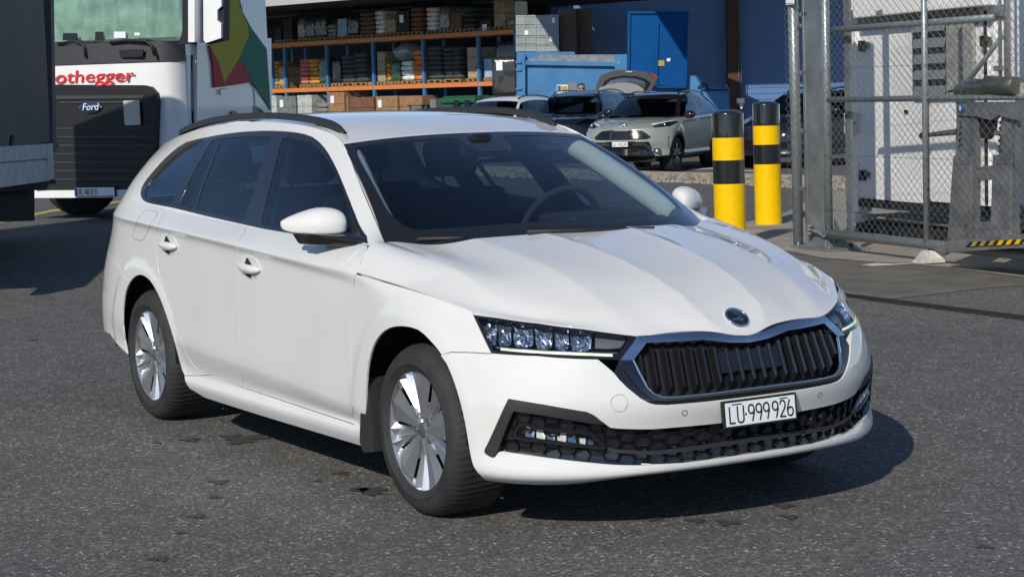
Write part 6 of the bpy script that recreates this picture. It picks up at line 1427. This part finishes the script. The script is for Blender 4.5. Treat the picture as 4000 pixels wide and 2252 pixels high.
front = [([(0, .635), (.50, .635), (.56, .68), (.40, .80), (.18, .82), (.12, .80), (0, .80)], 2), ([(.47, .90), (.60, .845), (.80, .86), (.90, .97), (.72, .955)], 2), ([(0, .33), (.62, .33), (.52, .60), (0, .60)], 2), ([(.22, .57), (.44, .57), (.60, .44), (.60, .40), (.42, .53), (.22, .535)], 3)]
c_s = at(2640, 672, z=0); hx = np.array([math.cos(hd0), math.sin(hd0), 0]); hy = np.array([-hx[1], hx[0], 0]); o_s = c_s-hx*1.235-hy*.80
suv, tfs = parked_car('parked_suv', 'sage grey compact suv with black roof and plate LU 145247 parked facing the camera', o_s, hd0, .92, .965, TAB, M_suv, M_black, .335, dict(clad=1, front=front, black_top=1))
def on_front(y, z, lift=.01):                                  # a point on the nose of the suv body
    U, V, P, N, Q, vis = RING.grid(); T = tfs(P); k = ((T[:, 1]-y)**2+(T[:, 2]-z)**2+np.where(T[:, 0] < 1, 9, 0)).argmin(); return Vector((T[k, 0]+lift, y, z))
for sg in (-1, 1):
    h = empty('headlight'); h.parent = suv; mb = MB(); pts = [on_front(sg*y, z, .012) for y, z in ((.52, .905), (.64, .925), (.76, .955), (.84, .97))]; mb.tube(pts, .010, 6); mb.build('light_strip', M_plate, h)
    mb = MB(); c = on_front(sg*.72, .895, .012); mb.lathe([(0, 0), (.028, 0), (.03, -.01)], 'x', tuple(c), 14); mb.build('projector', M_refl, h)
    mb = MB()
    for k in range(6): c = on_front(sg*(.815+.0*k), .50+.035*k, .012); mb.box(c-Vector((.01, .012, .006)), c+Vector((.01, .012, .006)))
    mb.build('vent_fins', M_refl, suv)
    c = on_front(sg*.62, .42, .01); mb = MB(); mb.box(c-Vector((.02, .10, .055)), c+Vector((.0, .10, .055)), bev=.02); o = mb.build('fog_surround', M_refl, suv); mb = MB(); mb.box(c-Vector((.02, .075, .035)), c+Vector((.006, .075, .035)), bev=.01); mb.build('fog_recess', M_dark, suv); mb = MB(); mb.lathe([(0, .01), (.025, .01), (.025, 0)], 'x', tuple(c+Vector((0, sg*.03, 0))), 12); mb.build('fog_lens', M_plate, suv)
mb = MB(); P0 = on_front(0, .87, .0); mb.lathe([(0, .03), (.060, .03), (.075, .02), (.078, .0)], 'x', (P0.x, 0, .87), 28, M=Matrix.Diagonal((1, 1.12, 1, 1))); mb.build('oval_badge', M_chrome, suv)
for k in range(4):
    for sg in (-1, 1):
        pts = [on_front(sg*y, .66+.036*k, .006) for y in np.linspace(.15, .50-.04*k, 5)]; mb = MB(); mb.tube(pts, .006, 5); mb.build('grille_bar', M_dchrome, suv)
for k in range(4): mb = MB(); mb.tube([on_front(y, .36+.03*k, .008) for y in (-.42, 0, .42)], .005, 5); mb.build('lower_bar', M_dchrome, suv)
Pp = on_front(0, .54, .03); F = face_frame((Pp.x, -.155, .51), (0, 1, 0), (0, 0, 1)); mb = MB(); mb.box((0, 0, -.01), (.31, .09, .004), M=F, bev=.004); mb.build('licence_plate', M_plate, suv)
mb = MB(); F1 = F @ Matrix.Translation((.018, .018, .0055)); x = stroke_text(mb, 'LU-', 0, .054, .024, .009, F1, .0065); x = stroke_text(mb, '145', x, .054, .024, .009, F1, .0065); stroke_text(mb, '247', x+.008, .054, .024, .009, F1, .0065); mb.build('plate_lettering', M_ink, suv, fix=False)
# dark suv with its tailgate up
TAB2 = ([0, .16, .45, .66, .86, 1.05, 1.45], [0, .24, .58, .84, .98, 1.10, 1.59])
o_d = W(2262, 560, 43.5); o_d[2] = 0; fr2 = [([(0, .40), (.62, .40), (.62, .80), (0, .84)], 2), ([(.62, .84), (.86, .86), (.90, .98), (.70, .93)], 3)]
dk, tfd = parked_car('parked_suv', 'dark navy suv with its tailgate raised, parked left of the sage grey suv', o_d, hd0+.02, .99, 1.02, TAB2, M_navy, M_navy, .35, dict(front=fr2))
TG = Plane(W(2446, 350, 47.6), RH*.98+FH*.2, .0); tg = empty('tailgate', tuple(TG.pt(0, 0))); tg['x'] = 0; del tg['x']
def TB(name, pts, b0, b1, m): mb = MB(); slab(mb, TG, cw(pts), b0, b1); o = mb.build(name, m, dk); o.matrix_parent_inverse = dk.matrix_world.inverted(); return o
bpy.context.view_layer.update(); bpy.data.objects.remove(tg)
M_inn = mat('silver grey tailgate', (.10, .10, .105), .45, metal=.2); M_trim = mat('pale tailgate trim', (.30, .30, .31), .5)
TB('tailgate_shell', [(862,725),(880,650),(905,600),(960,570),(1030,553),(1100,552),(1180,555),(1260,568),(1330,595),(1350,612),(1325,660),(1285,730),(1240,735),(1290,650),(1262,625),(1180,600),(1080,595),(980,610),(930,640),(905,700),(895,735)], 0, .12, M_inn)
TB('tailgate_frame', [(895,735),(905,700),(930,640),(980,610),(1080,595),(1180,600),(1262,625),(1290,650),(1240,735),(1245,690),(1265,655),(1240,635),(1160,615),(1060,615),(980,632),(940,665),(925,700),(915,735)], -.03, .05, M_lk)
TB('tailgate_window', [(925,700),(940,665),(980,632),(1060,615),(1160,615),(1240,635),(1265,655),(1245,700),(1200,665),(1120,652),(1040,655),(970,675)], .02, .03, glass_mat('tailgate glass', (.5, .6, .62)))
TB('tailgate_lining', [(870,728),(900,690),(960,665),(1040,652),(1120,652),(1190,668),(1235,700),(1243,735),(1190,752),(1160,735)], -.08, .02, M_trim); TB('tail_lamp', [(1275,570),(1330,588),(1348,612),(1330,640),(1315,605)], -.05, .0, M_red)
for k in range(4): TB('badge_ring', [(1098+k*13,560),(1108+k*13,560),(1108+k*13,570),(1098+k*13,570)], -.04, -.0, M_chrome)
# low white car further left
TAB3 = ([0, .16, .45, .66, .86, 1.05, 1.45], [0, .2, .50, .72, .92, 1.08, 1.50])
o_w = W(1962, 520, 45.); o_w[2] = 0; M_wh2 = mat('plain white paint', (.75, .76, .77), .3, coat=.7)
parked_car('parked_car', 'white car of which only the roof shows over the estate car roof', o_w, hd0-.08, .92, .98, TAB3, M_wh2, M_wh2, .31, dict(front=fr2))
# dark hatchback seen through the fence
o_h = W(3165, 600, 35.5); o_h[2] = 0
parked_car('parked_hatchback', 'black hatchback parked beyond the fence post, mostly hidden behind it', o_h-hx*.0+RH*.35+FH*1.9, hd0-.35, .86, .95, TAB3, M_navy, M_navy, .31, dict(front=fr2))
# person behind the navy suv
M_skin = mat('skin', (.42, .22, .15), .55); M_hair = mat('dark hair', (.02, .016, .014), .7); M_shirt = mat('dark shirt', (.03, .035, .05), .8); M_jean = mat('jeans', (.04, .055, .09), .8)
pc_ = W(2272, 400, 48.2); per = tag(empty('person', (pc_[0], pc_[1], 0), math.atan2(-FH[1], -FH[0])), 'man with short dark hair and sunglasses standing behind the navy suv', 'person')
bm = bmesh.new(); sk = bm.verts.layers.skin.verify(); H = 1.74/1.8
J = dict(pel=(0,0,.96,.15), chest=(0,0,1.28,.17), neck=(0,0,1.50,.062), head0=(.01,0,1.60,.085), head1=(.015,0,1.72,.088), hL=(0,.10,.90,.10), kL=(.02,.11,.50,.065), aL=(0,.11,.08,.045), fL=(.16,.12,.04,.04), hR=(0,-.10,.90,.10), kR=(.02,-.11,.50,.065), aR=(0,-.11,.08,.045), fR=(.16,-.12,.04,.04),
         sL=(0,.19,1.43,.065), eL=(-.02,.25,1.13,.045), wL=(.10,.24,.90,.032), sR=(0,-.19,1.43,.065), eR=(-.02,-.25,1.13,.045), wR=(.10,-.24,.90,.032))
vs = {}
for k, (x, y, z, r) in J.items(): v = bm.verts.new((x*H, y*H, z*H)); v[sk].radius = (r, r*(.75 if k in ('pel', 'chest') else 1)); vs[k] = v
vs['pel'][sk].use_root = True
for a, b in (('pel','chest'),('chest','neck'),('neck','head0'),('head0','head1'),('pel','hL'),('hL','kL'),('kL','aL'),('aL','fL'),('pel','hR'),('hR','kR'),('kR','aR'),('aR','fR'),('chest','sL'),('sL','eL'),('eL','wL'),('chest','sR'),('sR','eR'),('eR','wR')): bm.edges.new((vs[a], vs[b]))
for s, w in ((1, 'wL'), (-1, 'wR')):
    w0 = vs[w].co; pm = bm.verts.new(w0+Vector((.05, 0, -.06))); pm[sk].radius = (.028, .022); bm.edges.new((vs[w], pm))
    for q in range(4): f0 = bm.verts.new(pm.co+Vector((.02, (q-1.5)*.020, -.03))); f0[sk].radius = (.009, .009); f1 = bm.verts.new(f0.co+Vector((.01, 0, -.05+.006*abs(q-1.5)))); f1[sk].radius = (.007, .007); bm.edges.new((pm, f0)); bm.edges.new((f0, f1))
    t0 = bm.verts.new(pm.co+Vector((.03, s*-.03, .0))); t0[sk].radius = (.010, .010); bm.edges.new((pm, t0))
me = bpy.data.meshes.new('body'); bm.to_mesh(me); bm.free(); body = link('body', me, [M_skin, M_shirt, M_jean], per)
body.modifiers.new('skin', 'SKIN').use_smooth_shade = True; sb = body.modifiers.new('sub', 'SUBSURF'); sb.levels = sb.render_levels = 2
bpy.context.view_layer.update(); me2 = bpy.data.meshes.new_from_object(body.evaluated_get(bpy.context.evaluated_depsgraph_get())); body.modifiers.clear(); body.data = me2; me2.materials.clear()
for k in (M_skin, M_shirt, M_jean): me2.materials.append(k)
for p in me2.polygons: z = p.center.z/H; y = abs(p.center.y); p.material_index = 2 if z < .95 and y < .19 else 1 if z < 1.47 and not (z < 1.2 and y > .2) else 0; p.use_smooth = True
def blob(name, c, s, m, parent, f=None):
    bm = bmesh.new(); bmesh.ops.create_uvsphere(bm, u_segments=20, v_segments=14, radius=1)
    if f: bmesh.ops.delete(bm, geom=[v for v in bm.verts if not f(v.co)], context='VERTS')
    for v in bm.verts: v.co = Vector(c)+Vector((v.co.x*s[0], v.co.y*s[1], v.co.z*s[2]))
    me = bpy.data.meshes.new(name); bm.to_mesh(me); bm.free(); me.polygons.foreach_set('use_smooth', [True]*len(me.polygons)); return link(name, me, m, parent)
hz = 1.70*H
blob('face', (.02*H, 0, hz-.02), (.10, .083, .125), M_skin, per); blob('hair', (.0, 0, hz+.015), (.112, .095, .115), M_hair, per, lambda c: c.z > .15-.25*(c.x < 0) and not (c.x > .5 and c.z < .45))
blob('nose', (.122, 0, hz-.03), (.018, .014, .026), M_skin, per); blob('mouth', (.112, 0, hz-.075), (.006, .028, .006), mat('lips', (.3, .12, .1), .6), per)
for s in (-1, 1): blob('ear', (.01, s*.088, hz-.02), (.02, .012, .033), M_skin, per); blob('sunglasses', (.108, s*.036, hz+.0), (.016, .033, .021), M_black, per)
